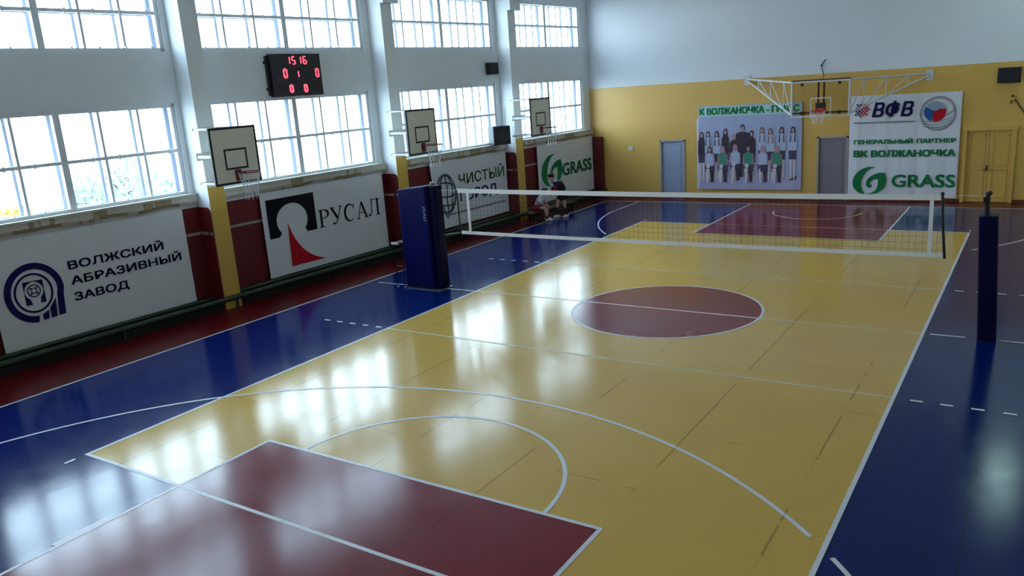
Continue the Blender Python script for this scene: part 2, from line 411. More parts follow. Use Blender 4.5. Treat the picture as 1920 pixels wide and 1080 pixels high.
# red panels, grey strip, ledges
bays = [(S0, PIL[0] - PH), (PIL[0] + PH, PIL[1] - PH), (PIL[1] + PH, PIL[2] - PH), (PIL[2] + PH, PIL[3] - PH), (PIL[3] + PH, 17.02)]
tn = 1
for i, (a, b) in enumerate(bays):
    p = MB(); r = 0.12; a2, b2 = a + 0.01, b - 0.005
    p.box(0, .05, a2, b2, 0, 2.29)
    p.box(0.05, 0.062, a2 + 0.03, a2 + 0.12, 1.69, 1.75, 1); p.box(0.05, 0.062, a2 + 0.2, b2 - 0.05, 1.69, 1.75, 1)
    if i < 4:                                                # the panel turns the corner onto the near side of the pillar, round at its top edge
        out = [(0.05, 0.0), (0.5, 0.0)] + [(0.5 - r + r * math.cos(t), 2.29 - r + r * math.sin(t)) for t in [k * PI / 12 for k in range(7)]] + [(0.05, 2.29)]
        n = len(out); k0 = len(p.v)
        p.poly(out, lambda u, v: (u, b2 - .03, v)); p.poly(out, lambda u, v: (u, b2, v))
        for q in range(n):
            (u0, v0), (u1, v1) = out[q], out[(q + 1) % n]; p.raw([(u0, b2 - .03, v0), (u1, b2 - .03, v1), (u1, b2, v1), (u0, b2, v0)], [(0, 1, 2, 3)])
        p.box(.06, .34, b2 - .042, b2 - .03, 1.69, 1.75, 1); p.box(.42, .49, b2 - .042, b2 - .03, 1.69, 1.75, 1)
    else: p.box(.05, .52, b2 - .14, b2, 0, 2.29)
    struct(p.build('trim_%d' % tn, [M['red_panel'], M['grey_strip']], mw=WM), 'dark red wall panel with a grey strip under the windows'); tn += 1
    p = MB()
    N = 170; prof = []
    for j in range(N + 1):
        s = a + (b - a) * j / N; q = noise.noise(Vector((s * 1.7, i * 3.1, 0))); bot = 2.37 + 0.035 * q + 0.012 * noise.noise(Vector((s * 9, i, 2)))
        prof.append((s, bot))
    v = []
    for s, bot in prof: v += [(0.0, s, 2.56), (0.10, s, 2.56), (0.10, s, bot + 0.07), (0.06, s, bot), (0.0, s, bot)]
    f = []; 
    p.raw(v, [], 0)
    for j in range(N):
        for c in range(4):
            a_ = j * 5 + c
            p.f.append([a_, a_ + 1, a_ + 6, a_ + 5]); p.m.append(1 if (c >= 1 and noise.noise(Vector((prof[j][0] * 1.6, i * 5.7, 3))) + .5 * noise.noise(Vector((prof[j][0] * 7, c * 2.3, 5))) > (.22 if c == 1 else -.05)) else 0); p.sm.append(False)
    p.box(-0.05, 0.13, a + 0.02, b - 0.02, 2.56, 2.60, 0)
    struct(p.build('trim_%d' % tn, [M['ledge'], M['worn']], mw=WM), 'white window ledge with crumbling plaster edge'); tn += 1
for a, b in bays:  # added low boxes, coloured as the deep shade between the pillars
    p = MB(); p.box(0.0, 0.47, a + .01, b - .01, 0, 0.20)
    struct(p.build('trim_%d' % tn, M['recess_shade'], mw=WM), 'blackish green box painted as the shade at the foot of the window wall'); tn += 1
# windows
def window(idx, a, b, z0, z1, tz):
    def sash(d, extra):
        m = MB(); fw = 0.085; e = .075 if extra else .05
        m.box(d - .02, d + e, a, b, z0, z0 + fw); m.box(d - .02, d + e, a, b, z1 - fw, z1)
        m.box(d - .02, d + e, a, a + fw, z0, z1); m.box(d - .02, d + e, b - fw, b, z0, z1)
        c = (a + b) / 2; hw = .065 if extra else .05; m.box(d - .02, d + e + .005, c - hw, c + hw, z0, z1)
        m.box(d - .015, d + e - .01, a, b, tz - .032, tz + .032)
        for (u, v) in ((a, c), (c, b)):
            for q in (1, 2):
                s = u + (v - u) * q / 3.0; m.box(d - .012, d + e - .012, s - .026, s + .026, z0, z1)
        if extra:                                            # hinges and catches on the inner sash
            for q in range(9):
                s = a + (b - a) * (q + .5) / 9; m.box(d + .05, d + .1, s - .018, s + .018, z0 + .03, z0 + .11); m.box(d + .04, d + .085, s - .018, s + .018, tz - .05, tz + .05)
        return m
    inner = sash(-0.12, True).build('window_%d' % idx, M['frame'], mw=WM); struct(inner)
    sash(-0.36, False).build('outer_frame', M['frame_out'], inner)
    g = MB()
    for d in (-0.12, -0.36): g.raw([(d, a + .02, z0 + .02), (d, b - .02, z0 + .02), (d, b - .02, z1 - .02), (d, a + .02, z1 - .02)], [(0, 1, 2, 3)])
    g.build('pane', M['glass'], inner)
wi = 1
for k, (a, b) in HALVES.items():
    window(wi, a, b, LOW[0], LOW[1], 3.54); wi += 1
    window(wi, a, b, UP[0], UP[1], 6.33); wi += 1

# ------------------------------------------------------------------ other walls, ceiling
DOOR1 = (-5.95, -4.98, 2.10); DOOR2 = (-0.40, 0.58, 2.09); DOOR3 = (3.84, 5.20, 2.24)
fw_ = MB()
xs = [-9.4, DOOR1[0], DOOR1[1], DOOR2[0], DOOR2[1], DOOR3[0], DOOR3[1], 9.3]
SPLIT = 4.09
for i in range(0, 8, 2): fw_.box(xs[i], xs[i + 1], FARY, FARY + 0.25, -0.05, SPLIT, 0)
for a, b, t in (DOOR1, DOOR2, DOOR3): fw_.box(a, b, FARY, FARY + 0.25, t, SPLIT, 0)
fw_.box(-9.4, 9.3, FARY, FARY + 0.25, SPLIT, TOP, 1)
for a, b, t in (DOOR1, DOOR2, DOOR3): fw_.box(a - .02, b + .02, FARY + 0.16, FARY + 0.25, -0.05, t + .02, 0)
struct(fw_.build('wall_far', [M['yellow_wall'], M['far_white']]))
wr = MB(); wr.box(8.9, 9.15, -14.6, 14.2, -0.05, 1.6, 0); wr.box(8.9, 9.15, -14.6, 14.2, 1.6, TOP, 1)
struct(wr.build('wall_right', [M['yellow_wall'], M['far_white']]))
wr = MB(); wr.box(-10.6, 9.15, -14.6, -14.4, -0.05, 4.1, 0); wr.box(-10.6, 9.15, -14.6, -14.4, 4.1, TOP, 1)
struct(wr.build('wall_near', [M['yellow_wall'], M['far_white']]))
struct(MB().box(-10.6, 9.3, -14.6, 14.3, TOP, TOP + 0.2).build('ceiling', M['ceiling']))
bb = MB()
for i in range(0, 8, 2): bb.box(max(xs[i], -8.7), min(xs[i + 1], 8.9), FARY - 0.03, FARY, 0, 0.09)
struct(bb.build('baseboard_far', mat('brown_baseboard', rgb(96, 44, 26), 0.5)))

def far(out): return lambda u, v: (u, FARY - out, v)
# doors
def leaf_door(idx, a, b, t, m, label, hinge_right):
    o = MB(); o.box(a, a + .06, FARY - .03, FARY + .12, 0, t); o.box(b - .06, b, FARY - .03, FARY + .12, 0, t); o.box(a, b, FARY - .03, FARY + .12, t - .06, t)
    fr = o.build('door_%d' % idx, M['door_frame']); struct(fr, label)
    d = MB(); d.box(a + .06, b - .06, FARY + .03, FARY + .08, 0.01, t - .06); d.box(a + .18, b - .18, FARY + .018, FARY + .03, .2, .95); d.box(a + .18, b - .18, FARY + .018, FARY + .03, 1.1, t - .2)
    d.build('door_leaf', m, fr, bevel=.004)
    x = (a + .14) if hinge_right else (b - .14)
    MB().tube([(x, FARY + .03, 1.02), (x, FARY - .03, 1.02), (x + (.11 if hinge_right else -.11), FARY - .03, 1.02)], .011, 8).build('door_handle', M['bare_steel'], fr)
leaf_door(1, *DOOR1, M['door_grey'], 'pale grey door near the left corner of the far wall', True)
leaf_door(2, *DOOR2, M['door_dim'], 'grey door between the two far wall banners', True)
a, b, t = DOOR3
o = MB(); o.box(a, a + .09, FARY - .05, FARY + .12, 0, t); o.box(b - .09, b, FARY - .05, FARY + .12, 0, t); o.box(a - .03, b + .03, FARY - .06, FARY + .12, t - .09, t + .03)
d3 = o.build('door_3', M['yellow_wall']); struct(d3, 'yellow double door at the right end of the far wall')
mid = (a + b) / 2
for u, v in ((a + .09, mid - .004), (mid + .004, b - .09)):
    d = MB(); d.box(u, v, FARY + .03, FARY + .08, .01, t - .09)
    for (z0, z1) in ((.15, 1.0), (1.12, t - .22)):
        d.box(u + .09, v - .09, FARY + .014, FARY + .03, z0, z0 + .025); d.box(u + .09, v - .09, FARY + .014, FARY + .03, z1 - .025, z1)
        d.box(u + .09, u + .115, FARY + .014, FARY + .03, z0, z1); d.box(v - .115, v - .09, FARY + .014, FARY + .03, z0, z1)
    d.build('door_leaf', M['yellow_wall'], d3)
MB().box(mid - .05, mid - .02, FARY - .03, FARY + .03, .95, 1.12).build('door_handle', M['steel_dark'], d3)

# ------------------------------------------------------------------ banners on the window wall
BD = 0.13
def wp(off=0.0): return lambda u, v: (BD + off, u, v)
def cloth(a, b, z0, z1, name, label, skew=0.0):
    """hanging vinyl sheet, slightly rippled, with hem thickness"""
    r = thing('banner', label, 'banner', WM @ T((0, (a + b) / 2, z0)), 'sponsor banners under the windows')
    m = MB(); nu, nv = 40, 20; v = []
    for side in (0, 1):
        for j in range(nv + 1):
            for i in range(nu + 1):
                s = a + (b - a) * i / nu; z = z0 + (z1 - z0) * j / nv
                s += skew * (1 - j / nv) * (1 - i / nu)
                q = 0.004 * math.sin(s * 5 + z) * (1 - j / nv)
                if i > nu - 6 and j < 8: q += 0.004 * math.sin((i + j) * 1.3)
                v.append((BD + q - (0.004 if side else 0), s - (a + b) / 2, z - z0))
    n = (nu + 1) * (nv + 1); f = []
    for j in range(nv):
        for i in range(nu):
            a_ = j * (nu + 1) + i; f.append((a_, a_ + 1, a_ + nu + 2, a_ + nu + 1)); f.append((n + a_, n + a_ + nu + 1, n + a_ + nu + 2, n + a_ + 1))
    m.raw(v, f, 0, True)
    m.build('sheet', M['banner'], r)
    for i in range(7):
        s = a + .08 + (b - a - .16) * i / 6
        MB().bar((0.06, s - (a + b) / 2, z1 - z0 - .03), (BD + .004, s - (a + b) / 2, z1 - z0 - .03), .02, .02).build('eyelet', M['bare_steel'], r)
    off = ((a + b) / 2, z0)
    return r, (lambda u, v: (BD + 0.011, u - off[0], v - off[1])), (lambda u, v: (BD + 0.014, u - off[0], v - off[1]))
# banner one: ring emblem and three navy lines
r, mp, mp2 = cloth(-4.5, -0.58, 0.25, 2.31, 'banner', 'white banner with navy ring emblem and three lines of navy lettering, leftmost')
m = MB(); cu, cv = -3.80, 1.27
out = [(-3.83, 0.71), (-3.95, 0.73)]
for i in range(0, 41):
    t_ = math.radians(252 - i * 6.3); 
    if t_ < math.radians(0): break
    out.append((cu + 0.53 * math.cos(t_), cv + 0.56 * math.sin(t_)))
out += [(-3.30, 1.15), (-3.33, 0.75)]
inn = [(-3.46, 0.75), (-3.42, 1.15)]
for i in range(0, 41):
    t_ = math.radians(0 + i * 6.3)
    if t_ > math.radians(252): break
    inn.append((cu + 0.41 * math.cos(t_), cv + 0.44 * math.sin(t_)))
inn += [(-3.80, 0.83)]
m.poly(out + inn, mp)
m.ring(cu - .02, cv, .345, .375, .04, mp)
m.poly([(-3.745, .73), (-3.64, .73), (-3.62, .90), (-3.745, .84)], mp); m.poly([(-3.60, .73), (-3.49, .745), (-3.46, 1.10), (-3.60, .92)], mp)
sq = [(-3.985, 1.50), (-3.985, 1.06), (-3.87, 1.06)]
sq += [(-3.81 + .165 * math.cos(math.radians(q)), 1.31 + .17 * math.sin(math.radians(q))) for q in range(236, -56, -12)]
sq += [(-3.73, 1.06), (-3.63, 1.06), (-3.63, 1.49)]
m.poly(sq, mp)
m.ring(-3.81, 1.31, .12, .12, .02, mp)
for q in range(4):
    c_, s_ = math.cos(q * PI / 2 + .78), math.sin(q * PI / 2 + .78)
    m.stroke([(-3.81 + .03 * c_, 1.31 + .03 * s_), (-3.81 + .10 * c_, 1.31 + .10 * s_)], .022, mp)
    c_, s_ = math.cos(q * PI / 2), math.sin(q * PI / 2)
    m.stroke([(-3.81 + .05 * c_ - .05 * s_, 1.31 + .05 * s_ + .05 * c_), (-3.81 + .05 * c_ + .05 * s_, 1.31 + .05 * s_ - .05 * c_)], .012, mp)
m.build('emblem', M['navy'], r)
for wd_, u1_, v0_ in (('ВОЛЖСКИЙ', -1.14, 1.555), ('АБРАЗИВНЫЙ', -0.78, 1.255), ('ЗАВОД', -2.02, .935)):
    m = MB(); text(m, wd_, -3.125, u1_, v0_, .165, mp, .035); m.build('lettering', M['navy'], r)
# banner two: black square with keyhole, red wedge, serif word
r, mp, mp2 = cloth(1.42, 5.46, 0.31, 2.35, 'banner', 'white banner with black square, red curved wedge and black serif word')
m = MB()
kh = [(1.56, 2.17), (1.555, 1.24), (1.84, 1.24), (1.90, 1.32)]
kh += [(2.275 + .47 * math.cos(math.radians(q)), 1.60 + .41 * math.sin(math.radians(q))) for q in range(222, -43, -8)]
kh += [(2.66, 1.32), (2.69, 1.24), (3.01, 1.24), (3.01, 2.17)]
m.poly(kh, mp); m.build('black_square', M['ink'], r)
m = MB(); wd = [(2.12, 1.56), (2.09, .475), (3.18, .465)]
for i in range(1, 12):
    q = i / 12; wd.append(((1 - q) ** 2 * 3.18 + 2 * q * (1 - q) * 2.35 + q * q * 2.12, (1 - q) ** 2 * .465 + 2 * q * (1 - q) * .66 + q * q * 1.56))
m.poly(wd, mp); m.build('red_wedge', M['red_print'], r)
m = MB()
def serif(mb, x, wd_, ch, mp):
    b0, c_ = 1.25, .44; TK, TN, SF = .062, .02, .022
    X = lambda q: x + q * wd_
    Y = lambda q: b0 + q * c_
    def st(p, w_): mb.stroke([(X(a), Y(b)) for a, b in p], w_, mp)
    if ch == 'Р':
        st([(.22, 0), (.22, 1)], TK); st([(.0, .015), (.48, .015)], SF); st([(.0, .985), (.3, .985)], SF)
        mb.stroke([(X(.22 + .0) + .0, Y(.97))] + [(X(.45) + .42 * wd_ * math.cos(math.radians(a)), Y(.74) + .235 * c_ * math.sin(math.radians(a))) for a in range(90, -91, -15)] + [(X(.22), Y(.50))], [.02] * 3 + [.035, .05, .06, .062, .062, .06, .05, .035, .02, .02, .02, .02], mp)
    if ch == 'У':
        st([(.1, 1), (.55, .33)], TK); st([(.88, 1), (.5, .2), (.36, .05), (.2, .03)], TN + .008); st([(-.02, .985), (.34, .985)], SF); st([(.7, .985), (1.02, .985)], SF); mb.disc(X(.19), Y(.07), .03, .03, mp)
    if ch == 'С':
        pts = [(X(.5) + .47 * wd_ * math.cos(math.radians(a)), Y(.5) + .49 * c_ * math.sin(math.radians(a))) for a in range(38, 323, 15)]
        n_ = len(pts); mb.stroke(pts, [.02 + .045 * math.sin(PI * i / (n_ - 1)) ** 1.5 for i in range(n_)], mp); st([(.9, .98), (.9, .68)], SF)
    if ch == 'А':
        st([(.12, 0), (.47, 1)], TN + .006); st([(.47, 1), (.86, 0)], TK); st([(.26, .34), (.68, .34)], TN); st([(-.02, .015), (.28, .015)], SF); st([(.66, .015), (1.02, .015)], SF)
    if ch == 'Л':
        st([(.3, .97), (.27, .3), (.14, .05), (.04, .04)], TN + .008); st([(.8, 0), (.8, 1)], TK); st([(.2, .985), (.98, .985)], SF); st([(.62, .015), (1.0, .015)], SF); mb.disc(X(.05), Y(.08), .03, .03, mp)
for i, (ch, x, wd_) in enumerate((('Р', 3.10, .36), ('У', 3.50, .40), ('С', 3.97, .36), ('А', 4.38, .42), ('Л', 4.83, .42))): serif(m, x, wd_, ch, mp)
m.build('lettering', M['ink'], r)
# banner three: scribbled globe, green and blue words
r, mp, mp2 = cloth(7.42, 11.2, 0.36, 2.36, 'banner', 'white banner with sketched globe and green over blue words, behind the net end', .24)
m = MB()
for k in range(3):
    m.stroke([(8.06 + (.42 + .02 * k) * math.cos(t_) * (1 + .03 * math.sin(3 * t_ + k)), 1.38 + (.56 + .02 * k) * math.sin(t_) * (1 + .03 * math.cos(2 * t_ + k))) for t_ in [q * 2 * PI / 40 for q in range(41)]], .022, mp)
for cx in (-.25, .05, .3):
    m.stroke([(8.06 + cx * math.cos(t_ * .9) + .02 * math.sin(5 * t_), 1.38 + .56 * math.sin(t_)) for t_ in [-PI / 2 + q * PI / 20 for q in range(21)]], .05, mp)
for cz in (-.28, -.02, .27):
    wz = .42 * math.sqrt(1 - (cz / .57) ** 2)
    m.stroke([(8.06 + wz * q, 1.38 + cz + .07 * (1 - q * q) * (1 if cz > 0 else -1) - .04 * q) for q in [-1 + i / 8 for i in range(17)]], .05, mp)
m.stroke([(7.95, .82), (8.02, .70), (8.1, .66)], .04, mp)
m.build('globe', M['slate_print'], r)
m = MB(); text(m, 'ЧИСТЫЙ', 8.70, 11.04, 1.56, .33, mp, .012); m.build('upper_word', M['olive_print'], r)
m = MB(); text(m, 'ГОРОД', 8.71, 10.60, 1.06, .33, mp, .02); m.build('lower_word', M['royal_print'], r)
m = MB(); x = 8.05
while x < 11.0:
    q = .03 + .03 * random.random(); m.stroke([(x, .745), (x + q, .745)], .05 + .02 * random.random(), mp); x += q + .018
m.build('fine_print', M['grey_print'], r)
# swirl emblem shared by two banners (unit square, origin at its centre)
def swirl(mb, cu, cv, su, sv, mp, mi=0):
    def Q(pts, n=5):
        o = []; N = len(pts)
        for i in range(N):
            p0, p1, p2, p3 = (Vector(pts[(i + k) % N]) for k in (-1, 0, 1, 2))
            sharp = (p1 - p0).angle(p2 - p1, 0) > 1.0, (p2 - p1).angle(p3 - p2, 0) > 1.0
            m1 = (p2 - p1) if sharp[0] else (p2 - p0) / 2; m2 = (p2 - p1) if sharp[1] else (p3 - p1) / 2
            for k in range(n):
                t = k / n; q = (2*t**3 - 3*t*t + 1) * p1 + (t**3 - 2*t*t + t) * m1 + (-2*t**3 + 3*t*t) * p2 + (t**3 - t*t) * m2
                o.append((cu + su * (q.x - 295) / 150.0, cv - sv * (q.y - 865) / 140.0))
        return o
    mb.poly(Q([(348, 727), (290, 727), (235, 745), (185, 785), (155, 835), (146, 885), (155, 935), (185, 975), (225, 1000), (262, 1004), (240, 975), (226, 935), (224, 890), (232, 845), (255, 795), (295, 750)]), mp, mi)
    mb.poly(Q([(255, 1003), (300, 1005), (350, 1000), (395, 975), (430, 935), (447, 885), (445, 835), (430, 786), (390, 786), (345, 800), (305, 825), (276, 862), (267, 905), (282, 938), (320, 938), (320, 910), (300, 905), (304, 882), (330, 858), (374, 850), (374, 905), (362, 950), (335, 982), (300, 998)]), mp, mi)
r, mp, mp2 = cloth(13.05, 16.86, 0.32, 2.33, 'banner', 'white banner with green swirl emblem and green word, behind the two people')
m = MB(); swirl(m, 13.93, 1.40, .68, .55, mp); m.build('emblem', M['green_print'], r)
m = MB(); text(m, 'GRASS', 14.62, 16.72, 1.09, .48, mp, .03); m.build('lettering', M['green_print'], r)

# ------------------------------------------------------------------ banners on the far wall
def far_cloth(a, b, z0, z1, label, fold, mats):
    r = thing('banner', label, 'banner', T(((a + b) / 2, FARY, z0)), 'hanging banners on the far wall')
    m = MB(); nu, nv = 70, 10; v = []
    for side in (0, 1):
        for j in range(nv + 1):
            for i in range(nu + 1):
                u = a + (b - a) * i / nu; z = z0 + (z1 - z0) * j / nv
                q = 0.055 + fold * (math.sin(u * 9) + .6 * math.sin(u * 15.7 + 1) + .3 * math.sin(u * 31)) * (1 - .35 * j / nv)
                v.append((u - (a + b) / 2, -(q - (.004 if side else 0)), z - z0))
    n = (nu + 1) * (nv + 1); f = []
    for j in range(nv):
        for i in range(nu):
            k = j * (nu + 1) + i; f.append((k, k + 1, k + nu + 2, k + nu + 1)); f.append((n + k, n + k + nu + 1, n + k + nu + 2, n + k + 1))
    m.raw(v, f, 0, True); m.build('sheet', mats, r)
    for i in range(5):
        u = a + .08 + (b - a - .16) * i / 4; MB().bar((u - (a + b) / 2, -.004, z1 - z0 - .03), (u - (a + b) / 2, -.08, z1 - z0 - .03), .02, .02).build('eyelet', M['bare_steel'], r)
    c = (a + b) / 2
    def lay(k):
        def mp(u, v):
            q = 0.055 + fold * (math.sin(u * 9) + .6 * math.sin(u * 15.7 + 1) + .3 * math.sin(u * 31)) * (1 - .35 * (v - z0) / (z1 - z0))
            return (u - c, -(q + .004 * k), v - z0)
        return mp
    return r, lay
r, lay = far_cloth(0.60, 3.74, 0.12, 3.33, 'tall white banner with ball emblems and green lettering beside the yellow double door', .008, M['banner_far'])
def dense(pts, n=10):
    o = []
    for i in range(len(pts)):
        a, b = pts[i], pts[(i + 1) % len(pts)]
        for k in range(n): o.append((a[0] + (b[0] - a[0]) * k / n, a[1] + (b[1] - a[1]) * k / n))
    return o
mp = lay(6)
m = MB(); text(m, 'ВФВ', 1.26, 2.45, 2.65, .46, mp, .028, .22); m.build('federation_initials', M['navy'], r)
m = MB()
for i in range(-4, 5):
    for j in range(-4, 5):
        u, v = i * .052, j * .052
        if u * u + v * v < .23 ** 2 and (i + j) % 2 == 0: m.disc(.96 + u + .12 * v, 2.90 + v, .034, .03, mp, 0 if (i < 0) else 1, 8)
m.build('checkered_ball', [M['navy'], M['red_print']], r)
m = MB(); x = .74
while x < 2.46:
    q = .03 + .03 * random.random(); m.stroke([(x, 2.49), (x + q, 2.49)], .045, mp); x += q + .015
m.build('fine_print', M['grey_print'], r)
m = MB(); cx, cz = 3.12, 2.70
m.ring(cx, cz, .49, .51, .03, mp, 0, 360, 60, 0); m.ring(cx, cz, .435, .45, .012, mp, 0, 360, 60, 0)
for k in range(3): m.stroke([(cx - .40 + .8 * i / 16, cz - .20 - .085 * k - .07 * math.sin(i / 16 * PI) + .10 * (i / 16) ** 2) for i in range(17)], .018, mp)
m.stroke([(cx + .22, cz - .05), (cx + .36, cz + .03), (cx + .44, cz + .10)], .02, mp)
R = .30; bx, bz = cx - .08, cz + .06; mp4 = lay(7)
m.poly([(bx + R * math.cos(math.radians(q)), bz + R * math.sin(math.radians(q))) for q in range(15, 150, 9)] + [(bx - .05, bz + .03), (bx + .02, bz + .02)], mp4, 3)
m.poly([(bx + R * math.cos(math.radians(q)), bz + R * math.sin(math.radians(q))) for q in range(150, 262, 8)] + [(bx - .06, bz - .1), (bx - .05, bz + .03)], mp4, 1)
m.poly([(bx + R * math.cos(math.radians(q)), bz + R * math.sin(math.radians(q))) for q in range(262, 376, 8)] + [(bx + .12, bz + .08), (bx + .02, bz + .02), (bx - .05, bz + .03), (bx - .06, bz - .1)], mp4, 2)
m.build('round_ball_emblem', [M['grey_print'], M['sky_print'], M['red_print'], mat('pale_blue_print', rgb(150, 170, 190), 0.75, spec=0.2)], r)
def slab(m, body, u0, u1, v0, cap, mp, mi=0):
    text(m, body, u0, u1, v0, cap, mp, .06, 0, mi)
for q in (('ГЕНЕРАЛЬНЫЙ', .75, 2.47), ('ПАРТНЕР', 2.57, 3.65)):
    m = MB(); slab(m, *q, 1.815, .14, mp); m.build('lettering', M['green_print'], r)
m = MB(); slab(m, 'ВК ВОЛЖАНОЧКА', .75, 3.66, 1.40, .22, mp)
m.build('lettering', M['green_print'], r)
m = MB(); swirl(m, 1.25, .66, .50, .44, mp); m.build('swirl_emblem', M['green_print'], r)
m = MB(); text(m, 'GRASS', 1.91, 3.70, .45, .42, mp, .03); m.build('brand_word', M['green_print'], r)

# team photograph banner
a, b, z0, z1 = -4.44, -0.88, 0.32, 3.24
r, lay = far_cloth(a, b, z0, z1, 'wide banner with a printed team photograph and green heading on the far wall', .0035, M['photo_back'])
def PX(x, y): return (-4.44 + (x - 125) / 1160 * 3.56, 0.32 + (1045 - y) / 960 * 2.92)
def E_(m, x, y, rx, ry, k, mi):
    c = PX(x, y); m.disc(c[0], c[1], rx / 1160 * 3.56, ry / 960 * 2.92, lay(k), mi, 14)
def P_(m, pts, k, mi): m.poly([PX(*p) for p in pts], lay(k), mi)
ph = MB()
def strip(x0, x1, y0, y1, k, mi, n=40):
    mp = lay(k); v = []
    for i in range(n + 1):
        x = x0 + (x1 - x0) * i / n; v += [mp(*PX(x, y1)), mp(*PX(x, y0))]
    ph.raw(v, [(2 * i, 2 * i + 2, 2 * i + 3, 2 * i + 1) for i in range(n)], mi)
strip(127, 1283, 900, 1043, 1, 0)
strip(127, 1283, 95, 205, 1, 9)
MI = dict(floor=0, dark=1, skin=2, hair=3, blonde=4, shirt=5, green=6, shorts=7, leg=8, head=9, lett=10)
def stand(x, y, hair, top, long=True, wide=42, dark=False):
    k = 2; E_(ph, x, y + 5, 24, 36, k, hair)
    if long: P_(ph, [(x - 24, y), (x + 24, y), (x + 34, y + 130), (x + 14, y + 135), (x - 14, y + 135), (x - 34, y + 130)], k, hair)
    P_(ph, [(x - 16, y + 40), (x + 16, y + 40), (x + wide, y + 75), (x + wide + 4, y + 230), (x - wide - 4, y + 230), (x - wide, y + 75)], k + 1, top)
    P_(ph, [(x - wide, y + 230), (x + wide, y + 230), (x + wide - 4, y + 330), (x + 4, y + 330), (x, y + 270), (x - 4, y + 330), (x - wide + 4, y + 330)], k + 1, MI['shorts'])
    P_(ph, [(x - wide + 8, y + 330), (x - 4, y + 330), (x - 6, y + 545), (x - wide + 14, y + 545)], k + 1, MI['dark'] if dark else MI['leg'])
    P_(ph, [(x + 4, y + 330), (x + wide - 8, y + 330), (x + wide - 14, y + 545), (x + 6, y + 545)], k + 1, MI['dark'] if dark else MI['leg'])
    if long:
        P_(ph, [(x - 26, y + 60), (x - 16, y + 60), (x - 18, y + 140), (x - 32, y + 135)], k + 2, hair); P_(ph, [(x + 16, y + 60), (x + 26, y + 60), (x + 32, y + 135), (x + 18, y + 140)], k + 2, hair)
    E_(ph, x, y + 12, 15, 24, k + 2, MI['skin'])
for x, y, hr, tp, lg in ((160, 405, 3, 1, True), (235, 400, 3, 5, True), (340, 400, 3, 5, True), (440, 375, 3, 1, True), (535, 435, 2, 1, False), (740, 405, 3, 1, False), (855, 370, 4, 5, True), (950, 385, 4, 5, True), (1070, 375, 3, 5, True), (1190, 375, 3, 5, True)):
    stand(x, y, hr, tp, lg)
# the man in black
E_(ph, 635, 340, 26, 36, 4, 3); E_(ph, 635, 352, 20, 28, 5, 2)
P_(ph, [(615, 385), (655, 385), (715, 405), (735, 560), (700, 640), (590, 640), (550, 540), (565, 405)], 5, 1)
P_(ph, [(590, 640), (700, 640), (690, 900), (650, 900), (645, 700), (635, 900), (598, 900)], 4, 1)
def sit(x, y, hair, top):
    k = 6; E_(ph, x, y, 26, 38, k, hair); P_(ph, [(x - 26, y), (x + 26, y), (x + 34, y + 70), (x - 34, y + 70)], k, hair)
    P_(ph, [(x - 55, y + 60), (x + 55, y + 60), (x + 65, y + 190), (x - 65, y + 190)], k, MI['skin'])
    P_(ph, [(x - 20, y + 40), (x + 20, y + 40), (x + 48, y + 70), (x + 46, y + 190), (x - 46, y + 190), (x - 48, y + 70)], k + 1, top)
    P_(ph, [(x - 60, y + 180), (x + 60, y + 180), (x + 55, y + 260), (x - 55, y + 260)], k + 1, MI['shorts'])
    E_(ph, x - 18, y + 195, 24, 26, k + 2, MI['leg'])
    P_(ph, [(x - 46, y + 225), (x - 2, y + 225), (x - 10, y + 390), (x - 36, y + 390)], k + 2, MI['leg'])
    P_(ph, [(x + 6, y + 250), (x + 50, y + 250), (x + 44, y + 380), (x + 14, y + 380)], k + 1, MI['dark'])
    E_(ph, x, y + 6, 17, 26, k + 2, MI['skin'])
for x, y, hr, tp in ((255, 580, 3, 5), (410, 580, 2, 6), (555, 560, 2, 5), (705, 575, 3, 6), (865, 580, 2, 5), (1020, 580, 2, 6)): sit(x, y, hr, tp)
P_(ph, [(1150, 935), (1180, 900), (1240, 890), (1225, 930)], 3, 1)
text(ph, 'К ВОЛЖАНОЧКА - ГРАСС', PX(140, 0)[0], PX(1255, 0)[0], PX(0, 185)[1], .235, lay(3), .045, 0, 10)
ph.build('team_photograph', [M['photo_floor'], M['photo_dark'], M['photo_skin'], M['photo_hair'], M['photo_blonde'], M['photo_shirt'], M['photo_green'], M['photo_denim'], M['photo_leg'], M['mint_print'], M['green_print']], r)
m = MB(); c = (a + b) / 2
m.poly([(-4.53, .33), (-4.44, .33), (-4.43, 1.6), (-4.47, 2.0), (-4.44, 2.9), (-4.53, 2.75), (-4.52, 2.0)], lambda u, v: (u - c, -.03, v - z0)); m.build('folded_edge', M['white_cloth'], r)

